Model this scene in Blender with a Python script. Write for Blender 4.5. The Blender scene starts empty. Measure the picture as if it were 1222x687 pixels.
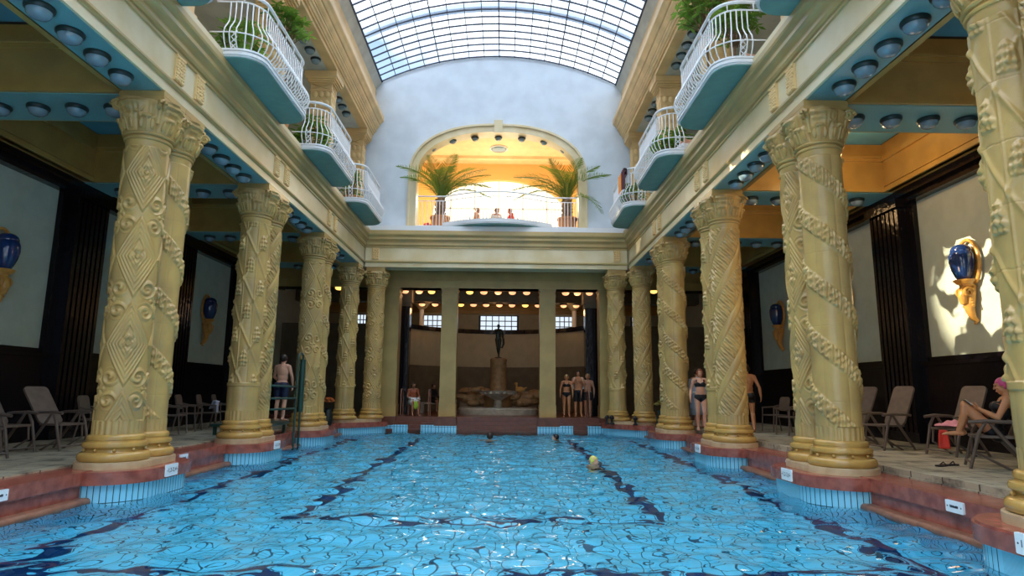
import bpy, bmesh, math, random
import numpy as np
from mathutils import Vector, Matrix, Euler
PI = math.pi
rnd = random.Random(7)
sc = bpy.context.scene
COL = sc.collection
sc.view_settings.view_transform = 'Standard'
sc.view_settings.look = 'None'
sc.view_settings.gamma = 1.0
sc.view_settings.use_curve_mapping = False
sc.view_settings.exposure = 0.0

# ------------------------------------------------------------------ materials
def mat(name, col, rough=0.5, metal=0.0, var=0.0, vscale=3.0, bump=0.0, bscale=20.0, col2=None, emit=None, estr=0.0, coat=0.0, spec=0.5):
    m = bpy.data.materials.new(name); m.use_nodes = True
    nt = m.node_tree; N = nt.nodes; L = nt.links
    p = N['Principled BSDF']
    p.inputs['Base Color'].default_value = (*col, 1)
    p.inputs['Roughness'].default_value = rough
    p.inputs['Metallic'].default_value = metal
    p.inputs['Specular IOR Level'].default_value = spec
    if coat: p.inputs['Coat Weight'].default_value = coat; p.inputs['Coat Roughness'].default_value = 0.12
    tc = None
    if var > 0 or bump > 0:
        tc = N.new('ShaderNodeTexCoord')
    if var > 0:
        n = N.new('ShaderNodeTexNoise'); n.inputs['Scale'].default_value = vscale; n.inputs['Detail'].default_value = 5
        L.new(tc.outputs['Object'], n.inputs['Vector'])
        r = N.new('ShaderNodeValToRGB')
        c2 = col2 or tuple(max(0, c * (1 - var)) for c in col)
        r.color_ramp.elements[0].position = 0.35; r.color_ramp.elements[0].color = (*c2, 1)
        r.color_ramp.elements[1].position = 0.62; r.color_ramp.elements[1].color = (*col, 1)
        L.new(n.outputs['Fac'], r.inputs['Fac']); L.new(r.outputs['Color'], p.inputs['Base Color'])
    if bump > 0:
        n2 = N.new('ShaderNodeTexNoise'); n2.inputs['Scale'].default_value = bscale; n2.inputs['Detail'].default_value = 4
        L.new(tc.outputs['Object'], n2.inputs['Vector'])
        b = N.new('ShaderNodeBump'); b.inputs['Strength'].default_value = bump; b.inputs['Distance'].default_value = 0.02
        L.new(n2.outputs['Fac'], b.inputs['Height']); L.new(b.outputs['Normal'], p.inputs['Normal'])
    if emit:
        p.inputs['Emission Color'].default_value = (*emit, 1); p.inputs['Emission Strength'].default_value = estr
    return m

def tile_mat(name, col, grout, bw, rh, mortar, rough=0.15, coord='UV', offset=0.0, col2=None, bump=0.0, swap=None):
    m = mat(name, col, rough); nt = m.node_tree; N = nt.nodes; L = nt.links; p = N['Principled BSDF']
    tc = N.new('ShaderNodeTexCoord'); br = N.new('ShaderNodeTexBrick')
    br.offset = offset; br.squash = 1.0
    br.inputs['Color1'].default_value = (*col, 1); br.inputs['Color2'].default_value = (*(col2 or col), 1)
    br.inputs['Mortar'].default_value = (*grout, 1); br.inputs['Scale'].default_value = 1.0
    br.inputs['Mortar Size'].default_value = mortar; br.inputs['Brick Width'].default_value = bw
    br.inputs['Row Height'].default_value = rh; br.inputs['Mortar Smooth'].default_value = 0.1
    src = tc.outputs[coord]
    if swap:
        s = N.new('ShaderNodeSeparateXYZ'); c = N.new('ShaderNodeCombineXYZ')
        L.new(src, s.inputs[0])
        for i, k in enumerate(swap): L.new(s.outputs[k], c.inputs[i])
        src = c.outputs[0]
    L.new(src, br.inputs['Vector']); L.new(br.outputs['Color'], p.inputs['Base Color'])
    if bump:
        b = N.new('ShaderNodeBump'); b.inputs['Strength'].default_value = bump; b.inputs['Distance'].default_value = 0.01; b.invert = True
        L.new(br.outputs['Fac'], b.inputs['Height']); L.new(b.outputs['Normal'], p.inputs['Normal'])
    return m

CREAM = mat('cream_glazed_ceramic', (0.60, 0.385, 0.125), 0.24, var=0.25, vscale=1.6, bump=0.10, bscale=30, col2=(0.45, 0.295, 0.11))
CREAM2 = mat('warm_cream_base_ceramic', (0.55, 0.32, 0.085), 0.20, var=0.2, vscale=5)
PEDESTAL = mat('pale_stone_footing', (0.62, 0.48, 0.27), 0.4, var=0.25, vscale=6, col2=(0.52, 0.36, 0.2))
ENTAB = mat('entablature_cream_glaze', (0.82, 0.69, 0.45), 0.3, var=0.16, vscale=1.3, col2=(0.72, 0.57, 0.30))
ENTAB_U = mat('upper_cornice_ochre_cream', (0.84, 0.56, 0.25), 0.42, var=0.2, vscale=1.5, bump=0.1, bscale=15)
ORN = mat('ornament_buff', (0.84, 0.58, 0.26), 0.5)
BLUE = mat('soffit_turquoise_mosaic', (0.19, 0.41, 0.42), 0.4, var=0.1, vscale=60)
CEIL = mat('coffer_blue_plaster', (0.10, 0.32, 0.42), 0.6, var=0.15, vscale=2)
FRIEZE = mat('coffer_ochre_ceramic', (0.50, 0.29, 0.075), 0.28, var=0.2, vscale=2.0)
DARK = mat('shadow_gap_black', (0.008, 0.009, 0.015), 0.3)  # near-black colour stands in for shade in the gap round the coffer ceilings
PANEL = mat('wall_panel_grey_green', (0.50, 0.54, 0.44), 0.85, var=0.1, vscale=3)
RED = mat('red_marble', (0.40, 0.115, 0.075), 0.22, var=0.5, vscale=7, bump=0.08, bscale=25, col2=(0.24, 0.06, 0.04))
PIPE = mat('brown_rust_ledge', (0.28, 0.12, 0.07), 0.4, var=0.4, vscale=9)
TEAL = mat('balcony_teal_render', (0.17, 0.37, 0.33), 0.6, var=0.12, vscale=4)
WHITE = mat('white_painted_metal', (0.86, 0.86, 0.86), 0.4)
BWALL = mat('end_wall_pale_blue_plaster', (0.72, 0.78, 0.84), 0.85, var=0.10, vscale=1.5)
GREYW = mat('attic_grey_plaster', (0.62, 0.62, 0.56), 0.85, var=0.2, vscale=2)
PIER = mat('olive_pier_ceramic', (0.48, 0.32, 0.10), 0.4, var=0.2, vscale=1.5)
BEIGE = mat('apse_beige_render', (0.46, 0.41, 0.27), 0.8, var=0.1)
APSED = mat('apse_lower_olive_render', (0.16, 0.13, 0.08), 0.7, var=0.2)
ORANGEW = mat('room_orange_plaster', (0.90, 0.66, 0.36), 0.75, var=0.1)
ORANGED = mat('room_deep_orange_plaster', (0.85, 0.46, 0.14), 0.7)
LMOUNT = mat('lamp_mount_dark_green', (0.012, 0.03, 0.03), 0.4)
GLOBE = mat('lamp_globe_frosted_glass', (0.20, 0.29, 0.34), 0.15, coat=0.5)
GLOBEON = mat('lamp_globe_lit_amber', (0.9, 0.6, 0.4), 0.3, emit=(1.0, 0.42, 0.18), estr=1.6)
GLOBEHOT = mat('lamp_globe_lit_yellow', (0.9, 0.6, 0.3), 0.3, emit=(1.0, 0.55, 0.12), estr=2.4)
CHAIR = mat('chair_brown_grey_slats', (0.16, 0.115, 0.085), 0.45, var=0.25, vscale=8)
CHAIRF = mat('chair_frame_brown', (0.13, 0.095, 0.072), 0.4)
BLACKP = mat('black_plastic', (0.012, 0.012, 0.014), 0.4)
GOLD = mat('ochre_gilded_ceramic', (0.62, 0.30, 0.06), 0.28, var=0.25, vscale=12)
VASE = mat('cobalt_glazed_vase', (0.012, 0.035, 0.14), 0.08, coat=0.8)
BRONZE = mat('dark_bronze', (0.025, 0.035, 0.03), 0.35, metal=0.6)
BROWNS = mat('brown_stone', (0.36, 0.20, 0.08), 0.45, var=0.35, vscale=5, bump=0.2)
FSTONE = mat('fountain_pale_stone', (0.45, 0.38, 0.28), 0.5, var=0.3, vscale=6, bump=0.25)
STEPS = mat('red_brown_steps', (0.17, 0.05, 0.025), 0.3, var=0.3, vscale=5)
LEAF = mat('leaf_bright_green', (0.16, 0.42, 0.05), 0.45, var=0.5, vscale=8, col2=(0.07, 0.24, 0.03))
LEAFD = mat('leaf_dark_green', (0.03, 0.12, 0.025), 0.45, var=0.4, vscale=8)
PALM = mat('palm_frond_green', (0.15, 0.23, 0.04), 0.5, var=0.5, vscale=5, col2=(0.10, 0.18, 0.04))
PALMS = mat('palm_trunk_brown', (0.20, 0.12, 0.06), 0.8, bump=0.6, bscale=20)
POT = mat('terracotta_pot', (0.55, 0.24, 0.08), 0.6)
SIGN = mat('white_enamel_sign', (0.85, 0.87, 0.88), 0.25)
INK = mat('dark_sign_ink', (0.03, 0.035, 0.05), 0.5)
GREENM = mat('dark_green_painted_metal', (0.012, 0.06, 0.045), 0.3)
SKINL = mat('skin_light', (0.70, 0.36, 0.23), 0.5, spec=0.3)
SKINT = mat('skin_tanned', (0.58, 0.25, 0.11), 0.45, spec=0.4)
SKIND = mat('skin_deep_tan', (0.40, 0.17, 0.09), 0.5)
HAIRB = mat('hair_dark_brown', (0.03, 0.018, 0.012), 0.5)
HAIRR = mat('hair_auburn', (0.28, 0.07, 0.025), 0.5)
HAIRBL = mat('hair_blond', (0.45, 0.28, 0.12), 0.5)
CBLACK = mat('black_swim_fabric', (0.008, 0.008, 0.01), 0.6)
CPINK = mat('pink_rubber_cap', (0.62, 0.05, 0.17), 0.35)
CWHITE = mat('white_cotton', (0.8, 0.8, 0.78), 0.85)
CBLUE = mat('pale_blue_towelling', (0.45, 0.60, 0.80), 0.9, bump=0.3, bscale=80)
CRED = mat('red_cloth', (0.75, 0.05, 0.03), 0.7)
CPINKT = mat('pink_towelling', (0.75, 0.30, 0.36), 0.9, bump=0.5, bscale=40)
CORANGE = mat('orange_towelling', (0.9, 0.33, 0.06), 0.9, bump=0.4, bscale=50)
CPURPLE = mat('dark_plum_towelling', (0.10, 0.03, 0.04), 0.9, bump=0.4, bscale=50)
CGREEN = mat('lime_cloth', (0.30, 0.50, 0.04), 0.8)
EYEM = mat('eye_dark', (0.02, 0.015, 0.012), 0.2)
LIP = mat('lip_red', (0.45, 0.12, 0.09), 0.4)
CAPB = mat('black_rubber_cap', (0.01, 0.01, 0.014), 0.25)
CAPC = mat('multicolour_cap', (0.55, 0.75, 0.05), 0.4, var=1.0, vscale=14, col2=(0.75, 0.12, 0.25))
TOWELW = mat('lavender_white_towel', (0.62, 0.64, 0.82), 0.9, bump=0.4, bscale=50)
FLOWER = mat('orange_flower_petals', (0.85, 0.28, 0.05), 0.6)
SKIRT = tile_mat('pool_skirt_tile', (0.28, 0.68, 0.86), (0.02, 0.07, 0.10), 0.078, 0.34, 0.006, 0.15)
POOLT = tile_mat('pool_floor_tile', (0.15, 0.72, 0.98), (0.012, 0.09, 0.17), 0.20, 0.20, 0.0095, 0.3, 'Object', col2=(0.18, 0.76, 1.0))
LANE = mat('pool_lane_line_navy', (0.004, 0.035, 0.13), 0.3)
ENTAB_C = mat('cornice_ochre_glaze_shaded', (0.60, 0.42, 0.17), 0.28, var=0.25, vscale=1.2, col2=(0.48, 0.35, 0.15))  # olive ochre glaze with the shade of the mouldings put into its colour
BLACKT = tile_mat('black_navy_glazed_tile', (0.005, 0.005, 0.011), (0.002, 0.002, 0.003), 0.15, 0.30, 0.01, 0.2, 'Object', offset=0.5, bump=0.5, col2=(0.009, 0.007, 0.009), swap=('Y', 'Z', 'X'))
BLACKT.node_tree.nodes['Principled BSDF'].inputs['Specular IOR Level'].default_value = 0.25
PILT = mat('black_navy_ribbed_glaze', (0.007, 0.006, 0.009), 0.10, bump=0.5, bscale=9, spec=0.35)

def deck_mat():
    m = mat('deck_mottled_stone', (0.36, 0.31, 0.22), 0.5); nt = m.node_tree; N = nt.nodes; L = nt.links; p = N['Principled BSDF']
    tc = N.new('ShaderNodeTexCoord')
    n = N.new('ShaderNodeTexNoise'); n.inputs['Scale'].default_value = 2.2; n.inputs['Detail'].default_value = 8; n.inputs['Roughness'].default_value = 0.7
    L.new(tc.outputs['Object'], n.inputs['Vector'])
    r = N.new('ShaderNodeValToRGB'); e = r.color_ramp.elements
    e[0].position = 0.36; e[0].color = (0.10, 0.085, 0.065, 1); e[1].position = 0.52; e[1].color = (0.50, 0.43, 0.30, 1)
    L.new(n.outputs['Fac'], r.inputs['Fac'])
    br = N.new('ShaderNodeTexBrick'); br.inputs['Scale'].default_value = 1.0; br.inputs['Brick Width'].default_value = 1.1; br.inputs['Row Height'].default_value = 0.62
    br.inputs['Mortar Size'].default_value = 0.012; br.inputs['Color1'].default_value = (1, 1, 1, 1); br.inputs['Color2'].default_value = (0.85, 0.85, 0.85, 1); br.inputs['Mortar'].default_value = (0.12, 0.11, 0.10, 1)
    L.new(tc.outputs['Object'], br.inputs['Vector'])
    mx = N.new('ShaderNodeMix'); mx.data_type = 'RGBA'; mx.blend_type = 'MULTIPLY'; mx.inputs[0].default_value = 1.0
    L.new(r.outputs['Color'], mx.inputs[6]); L.new(br.outputs['Color'], mx.inputs[7]); L.new(mx.outputs[2], p.inputs['Base Color'])
    b = N.new('ShaderNodeBump'); b.inputs['Strength'].default_value = 0.25; b.inputs['Distance'].default_value = 0.02
    L.new(n.outputs['Fac'], b.inputs['Height']); L.new(b.outputs['Normal'], p.inputs['Normal'])
    return m
DECK = deck_mat()
for m_, a_ in ((PALM, .45), (LEAF, .35)):   # leaves let some light through
    nt = m_.node_tree; N = nt.nodes; L = nt.links; p = N['Principled BSDF']; o_ = N['Material Output']
    t_ = N.new('ShaderNodeBsdfTranslucent'); t_.inputs[0].default_value = (.26, .36, .05, 1)
    x_ = N.new('ShaderNodeMixShader'); x_.inputs[0].default_value = a_; L.new(p.outputs[0], x_.inputs[1]); L.new(t_.outputs[0], x_.inputs[2]); L.new(x_.outputs[0], o_.inputs[0])


def plain(name):
    m = bpy.data.materials.new(name); m.use_nodes = True; m.node_tree.nodes.clear()
    o = m.node_tree.nodes.new('ShaderNodeOutputMaterial'); return m, m.node_tree.nodes, m.node_tree.links, o
def glass_pane_mat():
    m, N, L, o = plain('skylight_frosted_glass')
    t = N.new('ShaderNodeBsdfTransparent'); t.inputs[0].default_value = (0.90, 0.95, 1.0, 1)
    g = N.new('ShaderNodeBsdfGlossy'); g.inputs['Roughness'].default_value = 0.15
    d = N.new('ShaderNodeBsdfTranslucent'); d.inputs[0].default_value = (0.85, 0.92, 1, 1)
    m1 = N.new('ShaderNodeMixShader'); m1.inputs[0].default_value = 0.10; L.new(t.outputs[0], m1.inputs[1]); L.new(d.outputs[0], m1.inputs[2])
    m2 = N.new('ShaderNodeMixShader'); m2.inputs[0].default_value = 0.04; L.new(m1.outputs[0], m2.inputs[1]); L.new(g.outputs[0], m2.inputs[2])
    L.new(m2.outputs[0], o.inputs[0]); return m
PANE = glass_pane_mat()
def water_mat():
    m, N, L, o = plain('pool_water')
    r = N.new('ShaderNodeBsdfRefraction'); r.inputs['IOR'].default_value = 1.33; r.inputs['Roughness'].default_value = 0.0; r.inputs['Color'].default_value = (0.93, 1.0, 1.0, 1)
    g = N.new('ShaderNodeBsdfGlossy'); g.inputs['Roughness'].default_value = 0.02
    f = N.new('ShaderNodeFresnel'); f.inputs['IOR'].default_value = 1.33
    mx = N.new('ShaderNodeMixShader'); L.new(f.outputs[0], mx.inputs[0]); L.new(r.outputs[0], mx.inputs[1]); L.new(g.outputs[0], mx.inputs[2])
    L.new(mx.outputs[0], o.inputs[0]); return m
WATER = water_mat()
def emis(name, col, s):
    m, N, L, o = plain(name); e = N.new('ShaderNodeEmission'); e.inputs[0].default_value = (*col, 1); e.inputs[1].default_value = s
    L.new(e.outputs[0], o.inputs[0]); return m
DAYW = emis('daylit_window_glass', (0.75, 0.86, 1.0), 1.1)
DAYWARM = emis('sunlit_garden_glazing', (1.0, 0.87, 0.64), 2.3)

# ------------------------------------------------------------------ mesh helpers
class MB:
    def __init__(s): s.v = []; s.f = []; s.uv = None; s.ms = []; s.mi = 0
    def add(s, vs, fs):
        b = len(s.v); s.v += [tuple(v) for v in vs]; s.f += [tuple(b + i for i in f) for f in fs]; s.ms += [s.mi] * len(fs); return s
    def box(s, x0, x1, y0, y1, z0, z1, M=None):
        P = [(x0, y0, z0), (x1, y0, z0), (x1, y1, z0), (x0, y1, z0), (x0, y0, z1), (x1, y0, z1), (x1, y1, z1), (x0, y1, z1)]
        if M: P = [M @ Vector(p) for p in P]
        return s.add(P, [(3, 2, 1, 0), (4, 5, 6, 7), (0, 1, 5, 4), (1, 2, 6, 5), (2, 3, 7, 6), (3, 0, 4, 7)])
    def lathe(s, prof, n=32, c=(0, 0), a0=0, a1=2 * PI, sx=1, sy=1):
        full = abs(a1 - a0 - 2 * PI) < 1e-6; m = n if full else n + 1
        vs = [(c[0] + sx * r * math.cos(a0 + (a1 - a0) * i / n), c[1] + sy * r * math.sin(a0 + (a1 - a0) * i / n), z) for r, z in prof for i in range(m)]
        fs = []
        for j in range(len(prof) - 1):
            for i in range(n):
                k = (i + 1) % m
                fs.append((j * m + i, j * m + k, (j + 1) * m + k, (j + 1) * m + i))
        if full:
            if prof[0][0] > 1e-4: fs.append(tuple(range(m))[::-1])
            if prof[-1][0] > 1e-4: fs.append(tuple((len(prof) - 1) * m + i for i in range(m)))
        return s.add(vs, fs)
    def tube(s, pts, r, n=6, cap=True):
        pts = [Vector(p) for p in pts]; R = r if isinstance(r, (list, tuple)) else [r] * len(pts)
        vs = []; up = None
        for i, p in enumerate(pts):
            t = (pts[min(i + 1, len(pts) - 1)] - pts[max(i - 1, 0)]).normalized()
            if up is None: up = Vector((0, 0, 1)) if abs(t.z) < 0.9 else Vector((1, 0, 0))
            a = t.cross(up)
            if a.length < 1e-5: a = t.orthogonal()
            a.normalize(); b = a.cross(t); up = b
            for k in range(n):
                an = 2 * PI * k / n; vs.append(p + (a * math.cos(an) + b * math.sin(an)) * R[i])
        fs = []
        for i in range(len(pts) - 1):
            for k in range(n):
                q = (k + 1) % n; fs.append((i * n + k, i * n + q, (i + 1) * n + q, (i + 1) * n + k))
        if cap: fs.append(tuple(range(n))[::-1]); fs.append(tuple((len(pts) - 1) * n + k for k in range(n)))
        return s.add(vs, fs)
    def prism(s, poly, z0, z1, M=None):
        n = len(poly); P = [(x, y, z0) for x, y in poly] + [(x, y, z1) for x, y in poly]
        if M: P = [M @ Vector(p) for p in P]
        return s.add(P, [tuple(range(n))[::-1], tuple(range(n, 2 * n))] + [(i, (i + 1) % n, n + (i + 1) % n, n + i) for i in range(n)])
    def sweep(s, prof, axis, a, b, caps=True):
        """prof = [(u, z)] closed outline; extruded along axis 'x' or 'y' from a to b (u is the other axis)."""
        n = len(prof)
        pt = (lambda u, z, t: (u, t, z)) if axis == 'y' else (lambda u, z, t: (t, u, z))
        P = [pt(u, z, a) for u, z in prof] + [pt(u, z, b) for u, z in prof]
        F = [(i, (i + 1) % n, n + (i + 1) % n, n + i) for i in range(n)]
        if caps: F += [tuple(range(n))[::-1], tuple(range(n, 2 * n))]
        return s.add(P, F)
    def ell(s, c, r, n=14, m=10, M=None):
        vs = [(0, 0, -1)] + [(math.cos(2 * PI * i / n) * math.sin(PI * j / m), math.sin(2 * PI * i / n) * math.sin(PI * j / m), -math.cos(PI * j / m)) for j in range(1, m) for i in range(n)] + [(0, 0, 1)]
        r = r if isinstance(r, (tuple, list)) else (r, r, r)
        P = []
        for v in vs:
            q = Vector((v[0] * r[0], v[1] * r[1], v[2] * r[2]))
            if M: q = M @ q
            P.append(q + Vector(c))
        fs = [(0, 1 + (i + 1) % n, 1 + i) for i in range(n)]
        for j in range(m - 2):
            for i in range(n):
                k = (i + 1) % n; fs.append((1 + j * n + i, 1 + j * n + k, 1 + (j + 1) * n + k, 1 + (j + 1) * n + i))
        top = len(vs) - 1; b = 1 + (m - 2) * n
        fs += [(top, b + i, b + (i + 1) % n) for i in range(n)]
        return s.add(P, fs)
    def capsule(s, p0, r0, p1, r1, n=14):
        p0 = Vector(p0); p1 = Vector(p1); d = p1 - p0; L = d.length
        q = d.to_track_quat('Z', 'Y').to_matrix() if L > 1e-6 else Matrix.Identity(3)
        prof = [(r0 * math.sin(a), -r0 * math.cos(a)) for a in [PI / 2 * k / 4 for k in range(0, 5)]] + [(r1 * math.cos(a), L + r1 * math.sin(a)) for a in [PI / 2 * k / 4 for k in range(0, 5)]]
        vs = []; rings = prof[1:-1]
        vs.append(q @ Vector((0, 0, prof[0][1])) + p0)
        for r, z in rings:
            for i in range(n):
                a = 2 * PI * i / n; vs.append(q @ Vector((r * math.cos(a), r * math.sin(a), z)) + p0)
        vs.append(q @ Vector((0, 0, prof[-1][1])) + p0)
        fs = [(0, 1 + (i + 1) % n, 1 + i) for i in range(n)]
        for j in range(len(rings) - 1):
            for i in range(n):
                k = (i + 1) % n; fs.append((1 + j * n + i, 1 + j * n + k, 1 + (j + 1) * n + k, 1 + (j + 1) * n + i))
        t = len(vs) - 1; b = 1 + (len(rings) - 1) * n
        fs += [(t, b + i, b + (i + 1) % n) for i in range(n)]
        return s.add(vs, fs)
    def mats_by(s, f):
        s.ms = [f([s.v[i] for i in fc]) for fc in s.f]; return s
    def mesh(s, name, mats, smooth=False, uv=None):
        me = bpy.data.meshes.new(name); me.from_pydata(s.v, [], s.f)
        for m in (mats if isinstance(mats, (list, tuple)) else [mats]): me.materials.append(m)
        if any(s.ms): me.polygons.foreach_set('material_index', s.ms)
        if uv:
            l = me.uv_layers.new(name='UVMap')
            for lp in me.loops: l.data[lp.index].uv = uv(s.v[lp.vertex_index])
        bm = bmesh.new(); bm.from_mesh(me); bmesh.ops.recalc_face_normals(bm, faces=bm.faces); bm.to_mesh(me); bm.free()
        if smooth:
            me.polygons.foreach_set('use_smooth', [True] * len(me.polygons))
            if smooth != 'all': me.set_sharp_from_angle(angle=math.radians(smooth if smooth is not True else 40))
        me.update(); return me

def link(name, me, parent=None, loc=None, rot=None):
    o = bpy.data.objects.new(name, me); COL.objects.link(o)
    if parent: o.parent = parent
    if loc is not None: o.location = loc
    if rot is not None: o.rotation_euler = rot
    return o
def part(name, mb, m, parent=None, smooth=False, uv=None, label=None):
    o = link(name, mb.mesh(name, m, smooth, uv), parent)
    if label: o['label'] = label
    return o
def tag(o, label, cat, group=None, kind=None):
    o['label'] = label; o['category'] = cat
    if group: o['group'] = group
    if kind: o['kind'] = kind
    return o
def thing(name, label, cat, loc=(0, 0, 0), rz=0, group=None):
    o = link(name, None, None, loc, (0, 0, rz)); o.empty_display_size = 0.1
    return tag(o, label, cat, group)
def struct(name, mb, m, parent=None, smooth=False, uv=None):
    o = part(name, mb, m, parent, smooth, uv); o['kind'] = 'structure'; return o
KIDS = {}
def dup(o, loc, rz, label=None, group=None, parent=None, scale=None):
    c = o.copy(); COL.objects.link(c)
    if parent is None:
        c.location = loc; c.rotation_euler = (0, 0, rz)
        if label: c['label'] = label
        if group: c['group'] = group
        if scale: c.scale = scale
    else: c.parent = parent
    for ch in list(o.children): dup(ch, None, None, parent=c)
    return c
ORD = ['nearest', 'second', 'third', 'fourth', 'fifth', 'sixth', 'seventh', 'eighth', 'ninth', 'tenth', 'eleventh', 'twelfth']
# ------------------------------------------------------------------ dimensions (deck top is z = 0)
ZW = -0.43; ZF = -1.5
RX = 5.32                       # column row centre line
SP = 4.358                      # bay spacing
Y1 = 9.4
PAIR = [Y1 - SP - .05, Y1, Y1 + SP, Y1 + 2 * SP]
GAP = 0.66
YC = 22.47                      # corner columns
YE = 23.3                       # end row columns
ZA = 5.65                       # architrave underside
ZB = 7.0                        # balcony underside
XW = 9.5
YN = -1.5                       # near limit of what is modelled
YB = 23.25                      # end wall plane
def pc(k): return Y1 + SP * (k - 1) + GAP / 2   # pair centre for pair k (0 is nearest)

# ------------------------------------------------------------------ pool
mb = MB()
mb.box(-7.2, 7.2, YN, 27.0, ZF - 0.2, ZF)
struct('floor_pool', mb, POOLT)
mb = MB()
for sx in (-1, 1): mb.box(sx * 5.45, sx * 5.75, YN, 25.0, ZF, -0.30)
mb.box(-5.5, 5.5, 24.95, 25.2, ZF, -0.3)
struct('wall_pool_sides', mb, SKIRT, uv=lambda p: (p[1] + p[0], p[2] + 5))
lm = MB()
for sx in (-1, 1):
    lm.box(sx * 2.55 - .11, sx * 2.55 + .11, 8.9, 22.4, ZF, ZF + .006)
    lm.box(sx * 4.72 - .10, sx * 4.72 + .10, 5.2, 21.6, ZF, ZF + .006)
lm.box(-2.43, 2.43, 8.96, 9.12, ZF, ZF + .006)
lm.box(-4.6, 4.6, 6.55, 6.75, ZF, ZF + .006)
tag(part('pool_lane_marking', lm, LANE), 'dark navy lane lines set in the pool floor under the water', 'pool marking')

# water surface with real waves
def water():
    xs = np.arange(-5.46, 5.4601, 0.052); ys = [1.2]
    while ys[-1] < 24.94: ys.append(ys[-1] + 0.036 + 0.0016 * max(0, ys[-1] - 5))
    ys = np.array(ys); X, Y = np.meshgrid(xs, ys)
    r = np.random.default_rng(3); Z = np.zeros_like(X)
    for i in range(46):
        lam = np.exp(r.uniform(np.log(0.22), np.log(1.5))); th = r.normal(PI / 2, 0.85) + (0 if r.random() < .6 else PI)
        k = 2 * PI / lam; amp = 0.0040 * lam ** 0.85
        ph = k * (np.cos(th) * X + np.sin(th) * Y) + r.uniform(0, 6.28)
        ph += 0.9 * np.sin(1.1 * X * np.sin(th) - 0.9 * Y * np.cos(th) + i)
        s = np.sin(ph); Z += amp * (s + 0.25 * np.cos(2 * ph))
    ch = np.clip((Y - 13) / 9, 0, 1)
    for i in range(26):
        lam = np.exp(r.uniform(np.log(0.22), np.log(0.6))); th = r.uniform(0, 6.28); k = 2 * PI / lam
        Z += ch * 0.0042 * lam * np.sin(k * (np.cos(th) * X + np.sin(th) * Y) + r.uniform(0, 6.28) + 1.4 * np.sin(1.7 * X + i) * np.sin(1.3 * Y))
    Z += ZW
    ny, nx = X.shape
    co = np.stack([X, Y, Z], -1).reshape(-1, 3)
    idx = np.arange(ny * nx).reshape(ny, nx)
    q = np.stack([idx[:-1, :-1], idx[:-1, 1:], idx[1:, 1:], idx[1:, :-1]], -1).reshape(-1, 4)
    me = np_mesh('water', co, q, WATER)
    o = link('water', me); o['kind'] = 'structure'
def np_mesh(name, co, q, m, smooth=True):
    me = bpy.data.meshes.new(name); n = len(co); f = len(q)
    me.vertices.add(n); me.vertices.foreach_set('co', np.ascontiguousarray(co, dtype=np.float32).ravel())
    me.loops.add(f * 4); me.loops.foreach_set('vertex_index', np.ascontiguousarray(q, dtype=np.int32).ravel())
    me.polygons.add(f); me.polygons.foreach_set('loop_start', np.arange(0, f * 4, 4, dtype=np.int32))
    me.polygons.foreach_set('loop_total', np.full(f, 4, dtype=np.int32))
    me.polygons.foreach_set('use_smooth', np.full(f, smooth, dtype=bool))
    me.materials.append(m); me.update(calc_edges=True); me.validate(); return me
water()

# ------------------------------------------------------------------ deck, curb, ledge
for sx, nm in ((-1, 'left'), (1, 'right')):
    mb = MB(); a, b = sorted((sx * 5.85, sx * 9.6)); mb.box(a, b, YN, 27.5, -0.3, 0.0)
    struct('floor_' + nm, mb, DECK)
    mb = MB(); bays = [(YN, PAIR[0] - .7)] + [(PAIR[k] + GAP + .70, PAIR[k + 1] - .70) for k in range(3)] + [(PAIR[3] + GAP + .7, YC - .62)]
    a, b = sorted((sx * 5.30, sx * 5.85))
    mb.box(a, b, YN, YC, -0.19, -0.022)
    a, b = sorted((sx * 5.34, sx * 5.85)); mb.box(a, b, YN, YC, -0.52, -0.19)
    struct('trim_1' if sx < 0 else 'trim_2', mb, RED)
    mb = MB()
    for y0, y1 in bays:
        mb.tube([(sx * 5.24, y0 - .05, -0.415), (sx * 5.24, y1 + .05, -0.415)], 0.06, 10)
        a, b = sorted((sx * 5.24, sx * 5.36)); mb.box(a, b, y0 - .05, y1 + .05, -0.47, -0.36)
    struct('trim_3' if sx < 0 else 'trim_4', mb, PIPE, smooth=True)

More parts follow.
